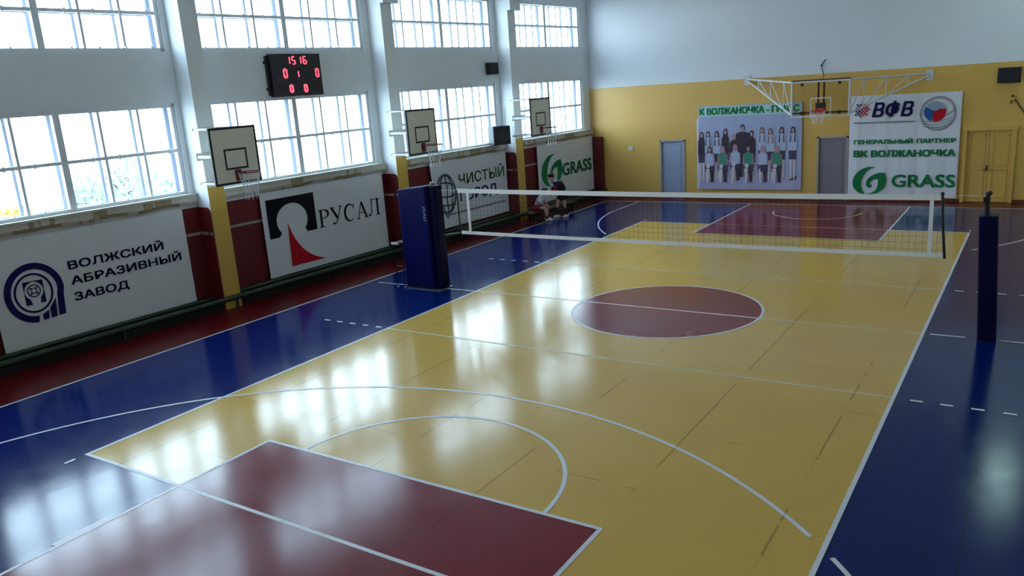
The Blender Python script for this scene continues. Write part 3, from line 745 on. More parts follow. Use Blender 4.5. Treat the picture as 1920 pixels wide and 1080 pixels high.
# ------------------------------------------------------------------ scoreboard
r = thing('scoreboard', 'black electronic scoreboard with red digits between upper and lower windows', 'scoreboard', WM @ T((0.0, 3.0, 4.5)))
m = MB(); m.box(.02, .15, -.75, .75, 0, 0.99); m.build('housing', M['score_case'], r, bevel=.01)
m = MB(); 
for z in (.2, .8): m.box(0, .02, -.85, .6, z - .03, z + .03)
m.box(.02, .08, -.82, -.75, .05, .95)
m.build('mounting_rail', M['steel_dark'], r)
SEG = {'0': 'abcdef', '1': 'bc', '5': 'afgcd', '6': 'afgecd'}
def digit(ch, s, z, wd_, ht, th):
    m = MB(); mp = lambda u, v: (.157, s + (u - .5) * wd_ + (0.5 - v) * -.0 + (v - .5) * -.06 * wd_, z + v * ht)
    t = th / ht; g = {'a': ((.08, 1), (.92, 1)), 'd': ((.08, 0), (.92, 0)), 'g': ((.1, .5), (.9, .5)), 'f': ((0, .53), (0, .97)), 'b': ((1, .53), (1, .97)), 'e': ((0, .03), (0, .47)), 'c': ((1, .03), (1, .47))}
    for k in SEG[ch]: m.stroke([g[k][0], g[k][1]], 0.001, mp)
    m2 = MB()
    for k in SEG[ch]:
        p, q = mp(*g[k][0]), mp(*g[k][1]); m2.bar(p, q, th, .012, 0, (1, 0, 0))
    m2.build('digit', M['led'], r)
def sb(s): return s - 3.0
for ch, s in (('1', 2.765), ('5', 2.925), ('1', 3.10), ('6', 3.265)): digit(ch, sb(s), 5.25 - 4.5, .085, .165, .028)
digit('0', sb(2.635), 4.945 - 4.5, .085, .185, .04); digit('0', sb(3.61), 4.94 - 4.5, .08, .185, .034); digit('1', sb(3.0), 4.945 - 4.5, .06, .14, .03)
digit('0', sb(2.765), 4.605 - 4.5, .075, .155, .045); digit('0', sb(3.20), 4.60 - 4.5, .075, .155, .045)
mp = lambda u, v: (.153, sb(u), v - 4.5)
for u0, u1, v0, hh in ((2.92, 3.13, 5.18, .03), (2.39, 2.67, 4.875, .035), (3.44, 3.62, 4.87, .03), (2.96, 3.07, 4.88, .026), (2.36, 2.58, 4.545, .026), (3.42, 3.62, 4.545, .026)):
    m = MB(); u = u0                                         # too small to read in the photograph: a row of letter-like marks
    while u < u1 - .01:
        m.stroke([(u, v0), (u, v0 + hh)], .007, mp); m.stroke([(u + .003, v0 + (hh if int(u * 97) % 2 else .004)), (u + .018, v0 + (hh if int(u * 97) % 2 else .004))], .007, mp); u += .03
    m.build('caption', M['caption'], r)

# ------------------------------------------------------------------ side basketball hoops on the pillars
def side_hoop(mw, label):
    r = thing('basketball_hoop', label, 'basketball hoop', mw, 'small hoops on the window wall pillars')
    # origin: pillar front, floor level of the board's lower edge
    B0 = 0.90; H = 1.165; W2 = .565
    MB().box(B0 - .03, B0, -W2, W2, 0, H).build('backboard', M['board'], r)
    m = MB(); bt = .045
    for y0, y1, q0, q1 in ((-W2 - .004, W2 + .004, -.004, bt), (-W2 - .004, W2 + .004, H - bt, H + .004), (-W2 - .004, -W2 + bt, bt, H - bt), (W2 - bt, W2 + .004, bt, H - bt)): m.box(B0 - .034, B0 + .003, y0, y1, q0, q1)
    m.build('border', M['board_line'], r)
    m = MB(); a, b, c, d = -.275, .275, .30, .725; bt = .04
    for y0, y1, q0, q1 in ((a, b, c, c + bt), (a, b, d - bt, d), (a, a + bt, c + bt, d - bt), (b - bt, b, c + bt, d - bt)): m.box(B0 - .001, B0 + .003, y0, y1, q0, q1)
    m.build('target_square', M['board_line'], r)
    m = MB(); zr = .24; R = .225
    m.box(B0, B0 + .02, -.07, .07, .06, .29); m.bar((B0, -.06, zr - .02), (B0 + .17, -.06, zr - .01), .03, .035); m.bar((B0, .06, zr - .02), (B0 + .17, .06, zr - .01), .03, .035)
    m.tube([(B0 + .15 + R + R * math.cos(t), R * math.sin(t), zr) for t in [k * 2 * PI / 28 for k in range(28)]], .011, 8, closed=True)
    rim = m.build('rim', M['rim'], r)
    m = MB(); cx = B0 + .15 + R
    for k in range(12):
        for sgn in (1, -1):
            pts = []
            for j in range(5):
                q = j / 4; ang = (k + sgn * q * 1.6) * 2 * PI / 12; rr = R * (1 - .42 * q ** .8); pts.append((cx + rr * math.cos(ang), rr * math.sin(ang), zr - .01 - .40 * q))
            m.tube(pts, .0045, 4, caps=False)
    for k in range(10): 
        ang = k * 2 * PI / 10; m.tube([(cx + .13 * math.cos(ang), .13 * math.sin(ang), zr - .40), (cx + .14 * math.cos(ang), .14 * math.sin(ang), zr - .56)], .007, 5)
    m.build('net', M['cord'], r)
    m = MB()
    for z in (.02, H - .02):
        m.bar((.012, -.34, z), (.012, .34, z), .03, .05)
        for s in (-.31, .31): m.bar((.0, s, z), (B0 - .03, s, z), .03, .04)
    for s in (-.31, .31): m.bar((B0 - .05, s, .0), (B0 - .05, s, H), .04, .03)
    m.box(0, .03, -.34, .34, .50, .66)
    for s in (-.31, .31): m.bar((.02, s, .58), (B0 - .05, s, .58), .03, .06)
    m.build('support_frame', M['white_steel'], r)
    return r
HG = 'small hoops on the window wall pillars'
h0 = side_hoop(WM @ T((.506, .05, 2.80)), 'white side basketball hoop nearest the camera, left of the black square banner')
dup(h0, WM @ T((.506, 5.84, 2.80)), 'white side basketball hoop in the middle, above the blue pad', HG)
dup(h0, WM @ T((.506, 11.5, 2.80)), 'white side basketball hoop nearest the far corner, above the two people', HG)

# ------------------------------------------------------------------ main hoop on the far wall
r = thing('basketball_hoop', 'main basketball hoop with clear board on white trusses from the far wall', 'basketball hoop', T((0.14, FARY, 2.85)))
YB = 11.9 - FARY; L_, R_ = -.86, .84; zt = 1.07
m = MB(); m.box(L_ + .04, R_ - .04, YB - .012, YB, .04, zt - .04); m.build('clear_board', M['board_glass'], r)
m = MB(); t = .045
for x0, x1, q0, q1 in ((L_, R_, 0, t), (L_, R_, zt - t, zt), (L_, L_ + t, t, zt - t), (R_ - t, R_, t, zt - t)): m.box(x0, x1, YB - .03, YB + .02, q0, q1)
m.build('board_frame', M['white_steel'], r)
m = MB(); q = .03
for x0, x1, u0, u1 in ((-.29, .31, .03, .03 + q), (-.29, .31, .54, .54 + q), (-.29, -.29 + q, .06, .54), (.31 - q, .31, .06, .54)): m.box(x0, x1, YB - .016, YB - .012, u0, u1)
m.build('target_square', M['white_steel'], r)
m = MB(); m.box(L_, R_, YB + .02, YB + .07, zt - .02, zt + .04); m.box(L_, R_, YB + .02, YB + .07, .10, .15)
for x in (-.07, .09): m.box(x - .025, x + .025, YB + .02, YB + .07, .15, zt)
for x in (-.55, .53): m.box(x - .05, x + .05, YB + .015, YB + .06, .08, .17); m.box(x - .04, x + .04, YB + .015, YB + .06, zt - .14, zt - .05)
m.build('back_braces', M['dark_bracket'], r)
m = MB(); m.box(-.13, .16, YB - .06, YB + .02, .16, .42); m.build('rim_mount', M['black'], r)
m = MB(); R = .225; cx, cy = .02, YB - .06 - .14 - R
m.tube([(cx + R * math.cos(t), cy + R * math.sin(t), .20) for t in [k * 2 * PI / 28 for k in range(28)]], .014, 8, closed=True)
m.bar((-.08, YB - .05, .2), (-.08, YB - .25, .2), .035, .05); m.bar((.12, YB - .05, .2), (.12, YB - .25, .2), .035, .05)
m.box(-.12, .15, YB - .08, YB - .06, .1, .26)
m.build('rim', M['orange_rim'], r)
m = MB()
for k in range(10):
    for sgn in (1, -1):
        m.tube([(cx + R * (1 - .4 * j / 3) * math.cos((k + sgn * j * .5) * PI / 5), cy + R * (1 - .4 * j / 3) * math.sin((k + sgn * j * .5) * PI / 5), .19 - .12 * j) for j in range(4)], .004, 4, caps=False)
m.build('net', M['cord'], r)
def truss(xw, zw, xb, nb, zend):
    m = MB(); W = Vector((xw, 0, zw)); Tt = Vector((xb, YB + .03, zt - .02)); Bt = Vector((xb, YB + .03, .08)); s = .028
    m.tube([W, Tt], s, 8); m.tube([W - Vector((0, 0, .05)), Bt], s, 8); m.tube([Tt, Bt], s * .8, 8)
    prev = None
    for i in range(1, nb + 1):
        q = i / (nb + .6); up = W.lerp(Tt, q); lo = (W - Vector((0, 0, .05))).lerp(Bt, q)
        m.tube([up, lo], s * .6, 6)
        q2 = min(1, (i + .9) / (nb + .6)); m.tube([up, (W - Vector((0, 0, .05))).lerp(Bt, q2)], s * .6, 6)
    m.box(xw - .1, xw + .1, -.03, 0, zw - .2, zw + .12)
    return m
truss(-2.86, 1.22, L_, 3, 0).build('truss_arm', M['white_steel'], r)
truss(2.69, 1.04, R_, 3, 0).build('truss_arm', M['white_steel'], r)
m = MB(); m.tube([(.02, YB + .05, zt + .02), (.0, YB + .4, zt + .12), (-.4, -.06, 1.30), (-.46, -.03, 1.50)], .014, 6); m.tube([(-.46, -.03, 1.48), (-.40, -.03, 1.60), (-.33, -.02, 1.68)], .016, 6); m.ball((-.46, -.03, 1.50), .035)
m.build('stay_cable', M['steel_dark'], r)

# ------------------------------------------------------------------ loudspeakers and small wall fittings
r = thing('loudspeaker', 'large dark loudspeaker standing on the window ledge beside the far pillar', 'loudspeaker', WM @ T((.30, 10.72, 2.60)) @ Matrix.Rotation(math.radians(-28), 4, 'Z'))
m = MB(); m.box(-.22, .2, -.30, .30, 0, .58); m.build('cabinet', M['speaker_side'], r, bevel=.012)
m = MB(); m.box(.2, .215, -.28, .28, .02, .56); m.build('grille', M['speaker_face'], r)
m = MB(); m.ring(0, .24, .18, .18, .03, lambda u, v: (.218, u, v)); m.disc(0, .24, .11, .11, lambda u, v: (.2175, u, v)); m.ring(0, .48, .05, .05, .02, lambda u, v: (.218, u, v)); m.build('cone', M['cone'], r)
m = MB(); m.tube([(-.1, .28, .58), (-.16, .34, 1.05), (-.22, .36, 1.1)], .008, 6); m.build('cable', M['black'], r)
r = thing('wall_speaker', 'small black speaker on the white wall between upper and lower windows', 'loudspeaker', WM @ T((0, 10.80, 4.79)))
m = MB(); m.box(.05, .24, -.21, .21, 0, .36); m.build('cabinet', M['black'], r, bevel=.012)
m = MB(); m.box(.24, .247, -.19, .19, .02, .34); m.build('grille', M['speaker_face'], r)
m = MB(); m.box(0, .05, -.05, .05, .1, .25); m.build('bracket', M['steel_dark'], r)
r = thing('wall_speaker', 'black box speaker high on the yellow far wall, far right', 'loudspeaker', T((4.90, FARY, 3.50)))
m = MB(); m.box(-.29, .29, -.24, -.04, 0, .43); m.build('cabinet', M['black'], r, bevel=.01)
m = MB(); m.box(-.26, .26, -.247, -.24, .03, .40); m.build('grille', M['speaker_face'], r)
m = MB(); m.box(-.06, .06, -.04, 0, .12, .3); m.build('bracket', M['steel_dark'], r)
r = thing('wall_socket', 'small junction box with dangling cable on the yellow wall above the double door', 'junction box', T((5.02, FARY, 3.00)))
m = MB(); m.box(-.06, .06, -.05, 0, 0, .14); m.build('box', M['yellow_pillar'], r, bevel=.006)
m = MB(); m.ball((0, -.06, .12), .035); m.build('knob', M['black'], r)
m = MB(); m.tube([(.04, -.03, .05), (.14, -.02, -.1), (.26, -.02, -.28), (.40, -.02, -.5)], .018, 6); m.tube([(-.02, -.03, 0), (-.05, -.03, -.1)], .02, 6); m.build('cable', mat('brown_cable', rgb(70, 54, 24), .6), r)
o = MB().box(-.1, .1, -.03, 0, -.07, .07).build('wall_plate', M['white_steel'], mw=T((-7.12, FARY, 1.83)), bevel=.008)
tag(o, 'small white plate on the yellow wall left of the pale grey door', 'wall plate')

# ------------------------------------------------------------------ green pipe along the pillars
r = thing('heating_pipe', 'dark green heating pipe running along the wall in front of the pillars', 'pipe', WM @ T((.60, 0, .25)))
m = MB(); m.tube([(0, S0 + .4, 0), (0, 16.95, 0)], .06, 14); m.build('pipe', M['green_pipe'], r)
for i in range(4): m = MB(); m.tube([(-.35, bays[i + 1][0] + .1, .02), (-.35, bays[i + 1][1] - .1, .02)], .05, 12); m.build('return_pipe', M['green_pipe'], r)
for k in range(11):
    s = -10.5 + 2.65 * k
    m = MB(); m.box(-.025, .025, s - .02, s + .02, -.25, -.05); m.box(-.07, .07, s - .03, s + .03, -.25, -.235); m.build('stand', M['green_pipe'], r)

# ------------------------------------------------------------------ volleyball net and posts
ZB, ZT = 1.31, 2.27
r = thing('volleyball_net', 'white taped volleyball net stretched across the yellow court', 'volleyball net', T((0, 0, 0)))
def sag(x): return -.02 * (1 - (x / 4.75) ** 2)
m = MB()
def band(m, z0, z1, x0, x1, th=.012, n=30):
    v = []
    for i in range(n + 1):
        x = x0 + (x1 - x0) * i / n; g = sag(x)
        v += [(x, -th / 2, z0 + g), (x, -th / 2, z1 + g), (x, th / 2, z1 + g), (x, th / 2, z0 + g)]
    f = []
    for i in range(n):
        for c in range(4): f.append((4 * i + c, 4 * i + (c + 1) % 4, 4 * i + 4 + (c + 1) % 4, 4 * i + 4 + c)[::-1])
    f += [(0, 1, 2, 3), tuple(4 * n + c for c in (3, 2, 1, 0))]
    m.raw(v, f)
band(m, ZT - .07, ZT + .02, -4.78, 4.66); m.build('top_tape', M['tape'], r)
m = MB(); band(m, ZB - .02, ZB + .05, -4.74, 4.70); m.build('bottom_tape', M['tape'], r)
m = MB()
for i in range(94):
    x = -4.7 + .1 * i; g = sag(x); m.bar((x, 0, ZB + g), (x, 0, ZT - .05 + g), .0026, .0026)
for j in range(1, 9):
    z = ZB + (ZT - ZB) * j / 9.3
    for i in range(12):
        x0 = -4.76 + 9.42 * i / 12; x1 = -4.76 + 9.42 * (i + 1) / 12; m.bar((x0, 0, z + sag(x0)), (x1, 0, z + sag(x1)), .0026, .0026)
m.build('netting', M['mesh_cord'], r)
for x in (-4.50, 4.50):
    m = MB(); m.box(x - .028, x + .028, -.011, .011, ZB - .01, ZT + .015); m.build('side_tape', M['tape'], r)
m = MB(); m.tube([(-4.785, 0, ZT), (-4.775, 0, ZB + .03)], .016, 8); m.build('end_rod', M['black'], r)
m = MB(); m.tube([(4.64, 0, ZT + .03), (4.67, 0, 1.8), (4.72, 0, ZB - .03)], .022, 8); m.ball((4.64, 0, ZT + .03), .03); m.build('end_rod', M['black'], r)
m = MB(); m.tube([(-4.78, 0, ZT - .02), (-5.285, 0, ZT - .02)], .005, 6); m.build('tension_cord', M['cord'], r)
m = MB(); m.tube([(4.64, 0, ZT), (5.19, .03, ZT)], .005, 6); m.build('tension_cord', M['cord'], r)
m = MB(); m.tube([(-4.78, 0, ZB), (-5.285, 0, ZB - .05)], .004, 6); m.build('tension_cord', M['cord'], r)
# right post
r = thing('net_post', 'right net post wrapped in a dark blue pad with a bare black top', 'net post', T((5.38, .05, 0)) @ Matrix.Rotation(math.radians(-2.8), 4, 'Y'))
def prism(m, pts, z0, z1, mi=0):
    n = len(pts); v = [(x, y, z0) for x, y in pts] + [(x, y, z1) for x, y in pts]
    m.raw(v, [tuple(range(n))[::-1], tuple(range(n, 2 * n))] + [(i, (i + 1) % n, n + (i + 1) % n, n + i) for i in range(n)], mi)
def rrect(x0, x1, y0, y1, r_, n=5):
    o = []
    for cx, cy, a0 in ((x1 - r_, y1 - r_, 0), (x0 + r_, y1 - r_, 90), (x0 + r_, y0 + r_, 180), (x1 - r_, y0 + r_, 270)):
        o += [(cx + r_ * math.cos(math.radians(a0 + 90 * k / n)), cy + r_ * math.sin(math.radians(a0 + 90 * k / n))) for k in range(n + 1)]
    return o
m = MB(); prism(m, rrect(-.135, .125, -.13, .13, .03), .02, 1.98); m.build('pad', M['pad_dark'], r, bevel=.008)
m = MB(); m.tube([(-.03, 0, 0), (-.03, 0, 2.24)], .042, 14); m.build('pole', M['steel_dark'], r)
m = MB(); m.tube([(-.03, 0, 2.22), (-.03, 0, 2.30), (.03, -.01, 2.33)], [.05, .045, .03], 10); m.box(-.08, .0, -.05, .05, 2.18, 2.26); m.build('pulley_head', M['black'], r)
m = MB(); m.tube([(-.03, 0, 0.001), (-.03, 0, .02)], .13, 20); m.build('base_plate', M['steel_dark'], r)
# left post and referee stand behind one wide pad
r = thing('net_post', 'left net post behind a wide blue vinyl pad', 'net post', T((-5.48, .0, 0)))
m = MB()
def padbox(m, pts, z0, zs):
    n = len(pts); v = [(x, y, z0) for x, y in pts] + [(x, y, z) for (x, y), z in zip(pts, zs)]
    m.raw(v, [tuple(range(n))[::-1], tuple(range(n, 2 * n))] + [(i, (i + 1) % n, n + (i + 1) % n, n + i) for i in range(n)])
P = rrect(-.82, .02, -.26, .16, .06)
padbox(m, P, .05, [2.28 + .11 * (x + .82) for x, y in P])
m.build('front_pad', M['pad'], r, bevel=.012)
m = MB(); P = rrect(-.06, .19, -.16, .14, .05); padbox(m, P, .02, [2.36] * len(P)); m.build('post_pad', M['pad_dark'], r, bevel=.012)
m = MB(); m.tube([(.02, 0, 0), (.02, 0, 2.40)], .045, 14); m.tube([(.02, 0, 2.38), (.02, 0, 2.43)], .055, 14); m.build('pole', M['bare_steel'], r)
m = MB(); rp = random.Random(5)
mp = lambda u, v: (-.10 + u, -.264, 1.60 + v)
for k in range(6):
    v0 = .058 * k; m.stroke([(0, v0), (.075, v0)], .014, mp)
    m.stroke([(.0 if k % 2 else .07, v0), (.0 if k % 2 else .07, v0 + .034)], .013, mp)
    if k % 3: m.stroke([(.036, v0), (.036, v0 + .03)], .012, mp)
m.build('pad_lettering', M['pad_print'], r)
m = MB(); m.box(-.75, .2, -.3, .2, 0.002, .02); m.build('base_plate', M['bare_steel'], r)
r = thing('referee_stand', 'slim dark steel stand with white tipped step behind the blue pad', 'referee stand', T((-6.45, -.05, 0)))
m = MB(); m.box(-.14, .12, -.2, .28, 1.02, 1.06); m.build('platform', M['steel_dark'], r)
for x, y in ((-.12, -.18), (-.12, .26), (.1, -.18), (.1, .26)):
    l_ = MB().tube([(x, y, .03), (x, y, 1.03)], .016, 8).build('leg', M['steel_dark'], r)
    MB().tube([(x, y, 0), (x, y, .035)], .022, 8).build('foot_cap', M['white_steel'], l_)
m = MB(); m.box(-.16, .05, -.24, -.2, 1.015, 1.065); m.build('step_edge', M['white_steel'], r)
for y in (-.18, .26): MB().tube([(-.12, y, .5), (.1, y, .5)], .012, 8).build('crossbar', M['steel_dark'], r)

# ------------------------------------------------------------------ bench and people
BM = WM @ T((.98, 12.6, 0))
r = thing('bench', 'low dark wooden bench along the wall behind the two people', 'bench', BM)
m = MB(); m.box(-.15, .15, -1.5, 1.3, .28, .32); m.build('seat', M['bench_wood'], r, bevel=.006)
for s in (-1.3, 1.1):
    m = MB(); m.box(-.12, .12, s - .03, s + .03, 0, .27); m.build('leg', M['bench_wood'], r)
m = MB(); m.box(-.02, .02, -1.3, 1.1, .12, .18); m.build('stretcher', M['bench_wood'], r)

def skinned(name, nodes, edges, m, parent, sub=2, extra=None, mats=None):
    """grow one continuous surface over a small skeleton: nodes = {key: (x, y, z, rx, ry)}"""
    keys = list(nodes); idx = {k: i for i, k in enumerate(keys)}
    me = bpy.data.meshes.new(name); me.from_pydata([nodes[k][:3] for k in keys], [(idx[a], idx[b]) for a, b in edges], [])
    ob = bpy.data.objects.new(name, me); COL.objects.link(ob)
    sk = ob.modifiers.new('skin', 'SKIN'); sk.use_smooth_shade = True; sk.branch_smoothing = 0.3
    if not me.skin_vertices: 
        bpy.context.view_layer.objects.active = ob
    lay_ = me.skin_vertices[0].data
    for i, k in enumerate(keys):
        q = nodes[k]; lay_[i].radius = (q[3], q[4] if len(q) > 4 else q[3]); lay_[i].use_root = (i == 0)
    ss = ob.modifiers.new('sub', 'SUBSURF'); ss.levels = sub; ss.render_levels = sub
    dg = bpy.context.evaluated_depsgraph_get(); nm = bpy.data.meshes.new_from_object(ob.evaluated_get(dg))
    bpy.data.objects.remove(ob)
    mb = MB(); mb.raw([v.co for v in nm.vertices], [tuple(p.vertices) for p in nm.polygons], 0, True)
    if extra: extra(mb)
    return mb.build(name, mats or m, parent)

def hand(nodes, edges, side, wrist, direction, down):
    """palm with four fingers of different lengths and a thumb leaving the side of the palm"""
    W = Vector(wrist); d = Vector(direction).normalized(); dn = Vector(down).normalized(); sd = d.cross(dn).normalized() * side
    pk = 'palm%d' % side; p = W + d * .05; nodes[pk] = (*p, .03, .018); edges.append(('wr%d' % side, pk))
    for i, ln_ in enumerate((.062, .070, .066, .052)):
        b = p + d * .035 + sd * (.026 - .0175 * i); e1 = b + d * ln_ * .5 + dn * .008; e2 = b + d * ln_ * .85 + dn * .03
        for j, q in enumerate((b, e1, e2)): nodes['f%d%d%d' % (side, i, j)] = (*q, .0085 - .001 * j)
        edges += [(pk, 'f%d%d0' % (side, i)), ('f%d%d0' % (side, i), 'f%d%d1' % (side, i)), ('f%d%d1' % (side, i), 'f%d%d2' % (side, i))]
    t0 = p - d * .015 + sd * .034 + dn * .008; t1 = t0 + d * .03 + sd * .018 + dn * .012
    nodes['t%d0' % side] = (*t0, .0095); nodes['t%d1' % side] = (*t1, .008); edges += [(pk, 't%d0' % side), ('t%d0' % side, 't%d1' % side)]

def build_person(r, J, cloth_):
    """J: joint positions, local frame with +y forward"""
    n = {}; e = []
    def add(k, rad, ry=None): n[k] = (*J[k], rad, ry or rad)
    add('pel', .115, .095); add('wai', .10, .085); add('che', .125, .095); add('nb', .06); add('nk', .045)
    e += [('pel', 'wai'), ('wai', 'che'), ('che', 'nb'), ('nb', 'nk')]
    hd = Vector(J['hd']); up = Vector(J['up']).normalized(); fw = Vector(J['fw']).normalized()
    n['h0'] = (*(hd - up * .045 + fw * .015), .066, .07); n['h1'] = (*(hd + up * .035), .076, .088); n['h2'] = (*(hd + up * .085), .055, .062)
    e += [('nk', 'h0'), ('h0', 'h1'), ('h1', 'h2')]
    for s in (-1, 1):
        for k, rad in (('sh', .05), ('el', .038), ('wr', .026)): add('%s%d' % (k, s), rad)
        e += [('che', 'sh%d' % s), ('sh%d' % s, 'el%d' % s), ('el%d' % s, 'wr%d' % s)]
        for k, rad in (('hi', .08), ('kn', .055), ('an', .036), ('to', .03)): add('%s%d' % (k, s), rad)
        e += [('pel', 'hi%d' % s), ('hi%d' % s, 'kn%d' % s), ('kn%d' % s, 'an%d' % s), ('an%d' % s, 'to%d' % s)]
        el, wr = Vector(J['el%d' % s]), Vector(J['wr%d' % s]); hand(n, e, s, wr, wr - el, J.get('palm', (0, .3, -1)))
    side = fw.cross(up).normalized()
    def face(mb):
        for s in (-1, 1):
            mb.ball(hd + fw * .074 + side * s * .03 + up * .02, (.009, .009, .008), 1, 8, 6); mb.ball(hd + side * s * .078 + up * .0, (.014, .02, .028), 0, 8, 6)
            mb.bar(hd + fw * .076 + side * (s * .03 - .014) + up * .04, hd + fw * .076 + side * (s * .03 + .014) + up * .042, .006, .006, 1)
        mb.ball(hd + fw * .09 - up * .005, (.013, .016, .02), 0, 8, 6); mb.ball(hd + fw * .072 - up * .045, (.022, .012, .006), 2, 8, 6)
    skinned('body', n, e, None, r, 2, face, [M['skin'], M['black'], mat('lips', rgb(150, 80, 80), .5)])
    h = MB(); hv = []
    h.ball(hd + up * .055 - fw * .02, (.098, .105, .088), 0, 16, 10); h.ball(hd + up * .0 - fw * .06, (.085, .06, .075), 0, 12, 8)
    h.ball(hd + up * .115 + fw * .05, (.06, .04, .03), 0, 10, 6)
    h.build('hair', cloth_['hair'], r)
    def limb(name, keys, rads, m):
        nn = {k: (*J[k], rd[0] if isinstance(rd, tuple) else rd, rd[1] if isinstance(rd, tuple) else rd) for k, rd in zip(keys, rads)}
        return nn
    # upper garment
    bk = cloth_.get('bulk', 1.0)
    nn = {k: (*J[k], rd[0] * bk, rd[1] * bk) for k, rd in (('pel', (.135, .115)), ('wai', (.13, .11)), ('che', (.15, .12)), ('nb', (.085, .08)))}
    ee = [('pel', 'wai'), ('wai', 'che'), ('che', 'nb')]
    for s in (-1, 1):
        nn['sh%d' % s] = (*J['sh%d' % s], .07 * bk, .07 * bk); nn['el%d' % s] = (*J['el%d' % s], .056 * bk, .056 * bk); ee += [('che', 'sh%d' % s), ('sh%d' % s, 'el%d' % s)]
        if cloth_['long']:
            w_ = Vector(J['el%d' % s]).lerp(Vector(J['wr%d' % s]), .9); nn['wr%d' % s] = (*w_, .042, .042); ee.append(('el%d' % s, 'wr%d' % s))
    skinned(cloth_['top_name'], nn, ee, cloth_['top'], r)
    che, wai, nb = Vector(J['che']), Vector(J['wai']), Vector(J['nb']); tf = Vector(J['tf']).normalized()
    if cloth_.get('panel'):
        m = MB(); m.ball(che * .6 + wai * .4 + tf * .125, (.09, .075, .18), 0, 14, 10); m.build('red_front', cloth_['panel'], r)
    m = MB(); m.tube([nb + Vector((.075 * math.cos(t), .07 * math.sin(t) - .01, .02)) for t in [k * PI / 7 for k in range(14)]], .028, 8, closed=True)
    m.ball(che + tf * (.115 * bk) + Vector((.07, 0, .05)), (.07, .035, .075), 0, 12, 8)
    m.build('collar', M['white_cloth'], r)
    nn = {'pel': (*J['pel'], .145, .125)}; ee = []
    for s in (-1, 1):
        kn = Vector(J['hi%d' % s]).lerp(Vector(J['kn%d' % s]), cloth_['short_len'])
        nn['hi%d' % s] = (*J['hi%d' % s], .105, .105); nn['k%d' % s] = (*kn, .088, .088); ee += [('pel', 'hi%d' % s), ('hi%d' % s, 'k%d' % s)]
    skinned('shorts', nn, ee, cloth_['bottom'], r)
    for s in (-1, 1):
        a, b, t = (Vector(J['%s%d' % (k, s)]) for k in ('kn', 'an', 'to'))
        q = a.lerp(b, cloth_['sock']); MB().tube([q, q.lerp(b, .4), b], [.052, .05, .043], 12).build('sock', M['sock'], r)
        f_ = (t - b); f_.z = 0; f_.normalize(); sn = MB()
        base = Vector((b.x, b.y, 0)); pts = [base - f_ * .07, base - f_ * .02, base + f_ * .07, base + f_ * .15, base + f_ * .185]
        sn.tube([pts[0] + Vector((0, 0, .045)), pts[1] + Vector((0, 0, .052)), pts[2] + Vector((0, 0, .046)), pts[3] + Vector((0, 0, .036)), pts[4] + Vector((0, 0, .03))], [.036, .05, .046, .034, .018], 14)
        sn.build('shoe', M['shoe'], r)

# standing, bending towards the seated one
r = thing('person', 'person standing and leaning forward in dark jacket, red front and white shoes', 'person', T((-7.50, 9.30, 0)) @ Matrix.Rotation(math.radians(160), 4, 'Z'))
J = {'pel': (0, -.02, .80), 'wai': (0, .05, .95), 'che': (0, .18, 1.12), 'nb': (0, .29, 1.24), 'nk': (0, .35, 1.30), 'hd': (.02, .42, 1.39), 'up': (0, .28, 1), 'fw': (-.1, 1, -.35), 'tf': (0, 1, -.35),
     'palm': (0, .3, -1)}
for s in (-1, 1):
    J['sh%d' % s] = (.19 * s, .20, 1.19); J['el%d' % s] = (.29 * s, .12, .98); J['wr%d' % s] = (.20 * s, .28, .84)
    J['hi%d' % s] = (.09 * s, -.01, .76); yk = .08 if s > 0 else -.04
    J['kn%d' % s] = (.11 * s, .05 + yk, .44); J['an%d' % s] = (.12 * s, yk * 1.6, .085); J['to%d' % s] = (.13 * s, yk * 1.6 + .12, .04)
build_person(r, J, dict(hair=M['hair'], top=M['jacket'], top_name='jacket', long=True, bulk=1.4, panel=M['vest'], bottom=M['shorts2'], short_len=.62, sock=.28))
# seated on the bench
r = thing('person', 'person seated on the low bench in white shirt and red shorts', 'person', WM @ T((.95, 11.62, 0)) @ Matrix.Rotation(math.radians(-78), 4, 'Z'))
J = {'pel': (0, .0, .46), 'wai': (0, .06, .56), 'che': (0, .15, .70), 'nb': (0, .23, .81), 'nk': (0, .27, .86), 'hd': (.0, .31, .94), 'up': (0, .22, 1), 'fw': (.2, 1, -.2), 'tf': (0, 1, -.3), 'palm': (0, .2, -1)}
for s in (-1, 1):
    J['sh%d' % s] = (.15 * s, .17, .77); J['el%d' % s] = (.20 * s, .24, .60); J['wr%d' % s] = (.10 * s, .34, .53)
    J['hi%d' % s] = (.08 * s, .03, .44); J['kn%d' % s] = (.12 * s + .02, .36, .43); J['an%d' % s] = (.13 * s, .36 + .06 * s, .085); J['to%d' % s] = (.14 * s, .48 + .06 * s, .04)
build_person(r, J, dict(hair=M['hair2'], top=M['white_cloth'], top_name='shirt', long=False, bottom=M['shorts'], short_len=.6, sock=.75))

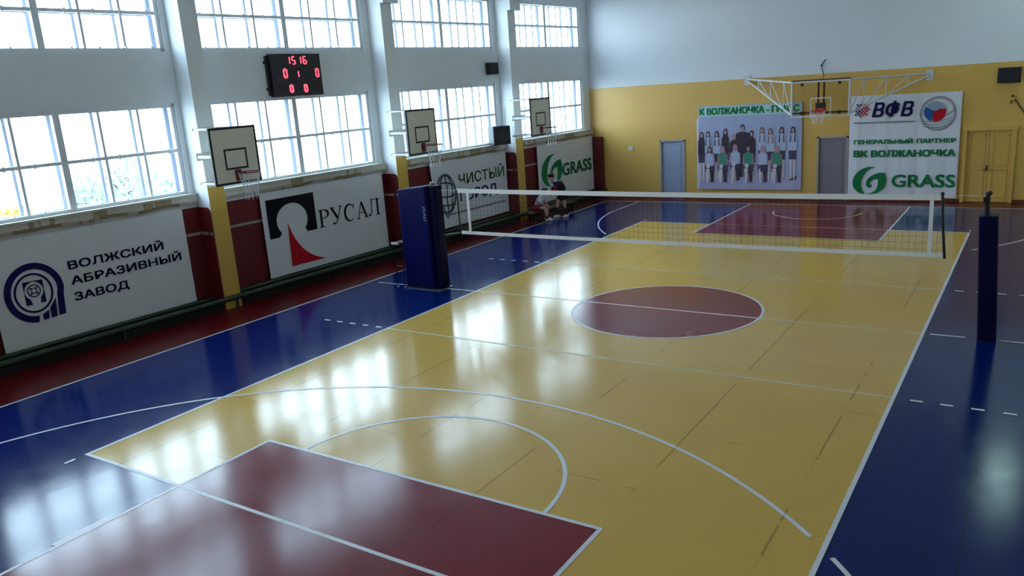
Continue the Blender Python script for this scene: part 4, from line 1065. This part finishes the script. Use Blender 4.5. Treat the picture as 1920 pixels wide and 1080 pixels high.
# ------------------------------------------------------------------ outside: ground and trees seen through the glass
gm = MB(); gm.raw([(-70, -60, 0), (-.5, -60, 0), (-.5, 60, 0), (-70, 60, 0)], [(0, 1, 2, 3)])
struct(gm.build('ground', M['soil'], mw=WM @ T((0, 0, -.6))))
def tree(d, s, hgt, rad, leafm, label):
    r = thing('tree', label, 'tree', WM @ T((d, s, -.6)), 'trees outside the lower windows')
    m = MB(); m.tube([(0, 0, -.05), (.05, .03, hgt * .4), (0, 0, hgt * .8)], [.14, .1, .05], 10)
    for k in range(5):
        a_ = k * 1.3; m.tube([(0, 0, hgt * (.4 + .07 * k)), (rad * .6 * math.cos(a_), rad * .6 * math.sin(a_), hgt * (.6 + .07 * k))], [.05, .02], 7)
    m.build('trunk', M['bark'], r)
    m = MB(); rnd = random.Random(int(s * 100))
    for k in range(2600):
        while True:
            p = Vector((rnd.uniform(-1, 1), rnd.uniform(-1, 1), rnd.uniform(-1, 1)))
            if p.length < 1: break
        if noise.noise(p * 2.3 + Vector((s, 0, 0))) < -.12: continue
        c = Vector((p.x * rad, p.y * rad, hgt * .68 + p.z * hgt * .36)); q = .05 + .05 * rnd.random()
        u = Vector((rnd.uniform(-1, 1), rnd.uniform(-1, 1), rnd.uniform(-1, 1))).normalized(); v_ = u.orthogonal().normalized()
        m.raw([c + u * q, c + v_ * q * .6, c - u * q, c - v_ * q * .6], [(0, 1, 2, 3)])
    m.build('crown', leafm, r)
for args in ((-7.0, .85, 3.3, .75, M['leaf'], 'pale tree outside, seen through the left half of the leftmost full lower window'),
             (-10.0, 3.85, 3.7, 1.1, M['leaf'], 'tallest pale tree outside, seen through the right half of the leftmost full lower window'),
             (-7.0, 3.75, 3.0, .7, M['leaf'], 'pale tree outside at the right edge of the leftmost full lower window'),
             (-8.5, -.35, 2.6, .75, M['leaf_yellow'], 'yellowish low tree outside, at the left end of the leftmost full lower window')): tree(*args)

# ------------------------------------------------------------------ lit ceiling lamp near the far right corner (it shows as the long glint on the blue floor)
r = thing('ceiling_light', 'long lit fluorescent ceiling lamp near the far right corner', 'ceiling light', T((5.55, 11.4, TOP)))
MB().box(-.42, .42, -1.9, 1.9, -.09, -.004).build('housing', M['white_steel'], r)
MB().box(-.38, .38, -1.86, 1.86, -.10, -.092).build('diffuser', mat('lamp_diffuser', (0.62, 1.0, 0.92, 1), .5, emit=5.0), r)
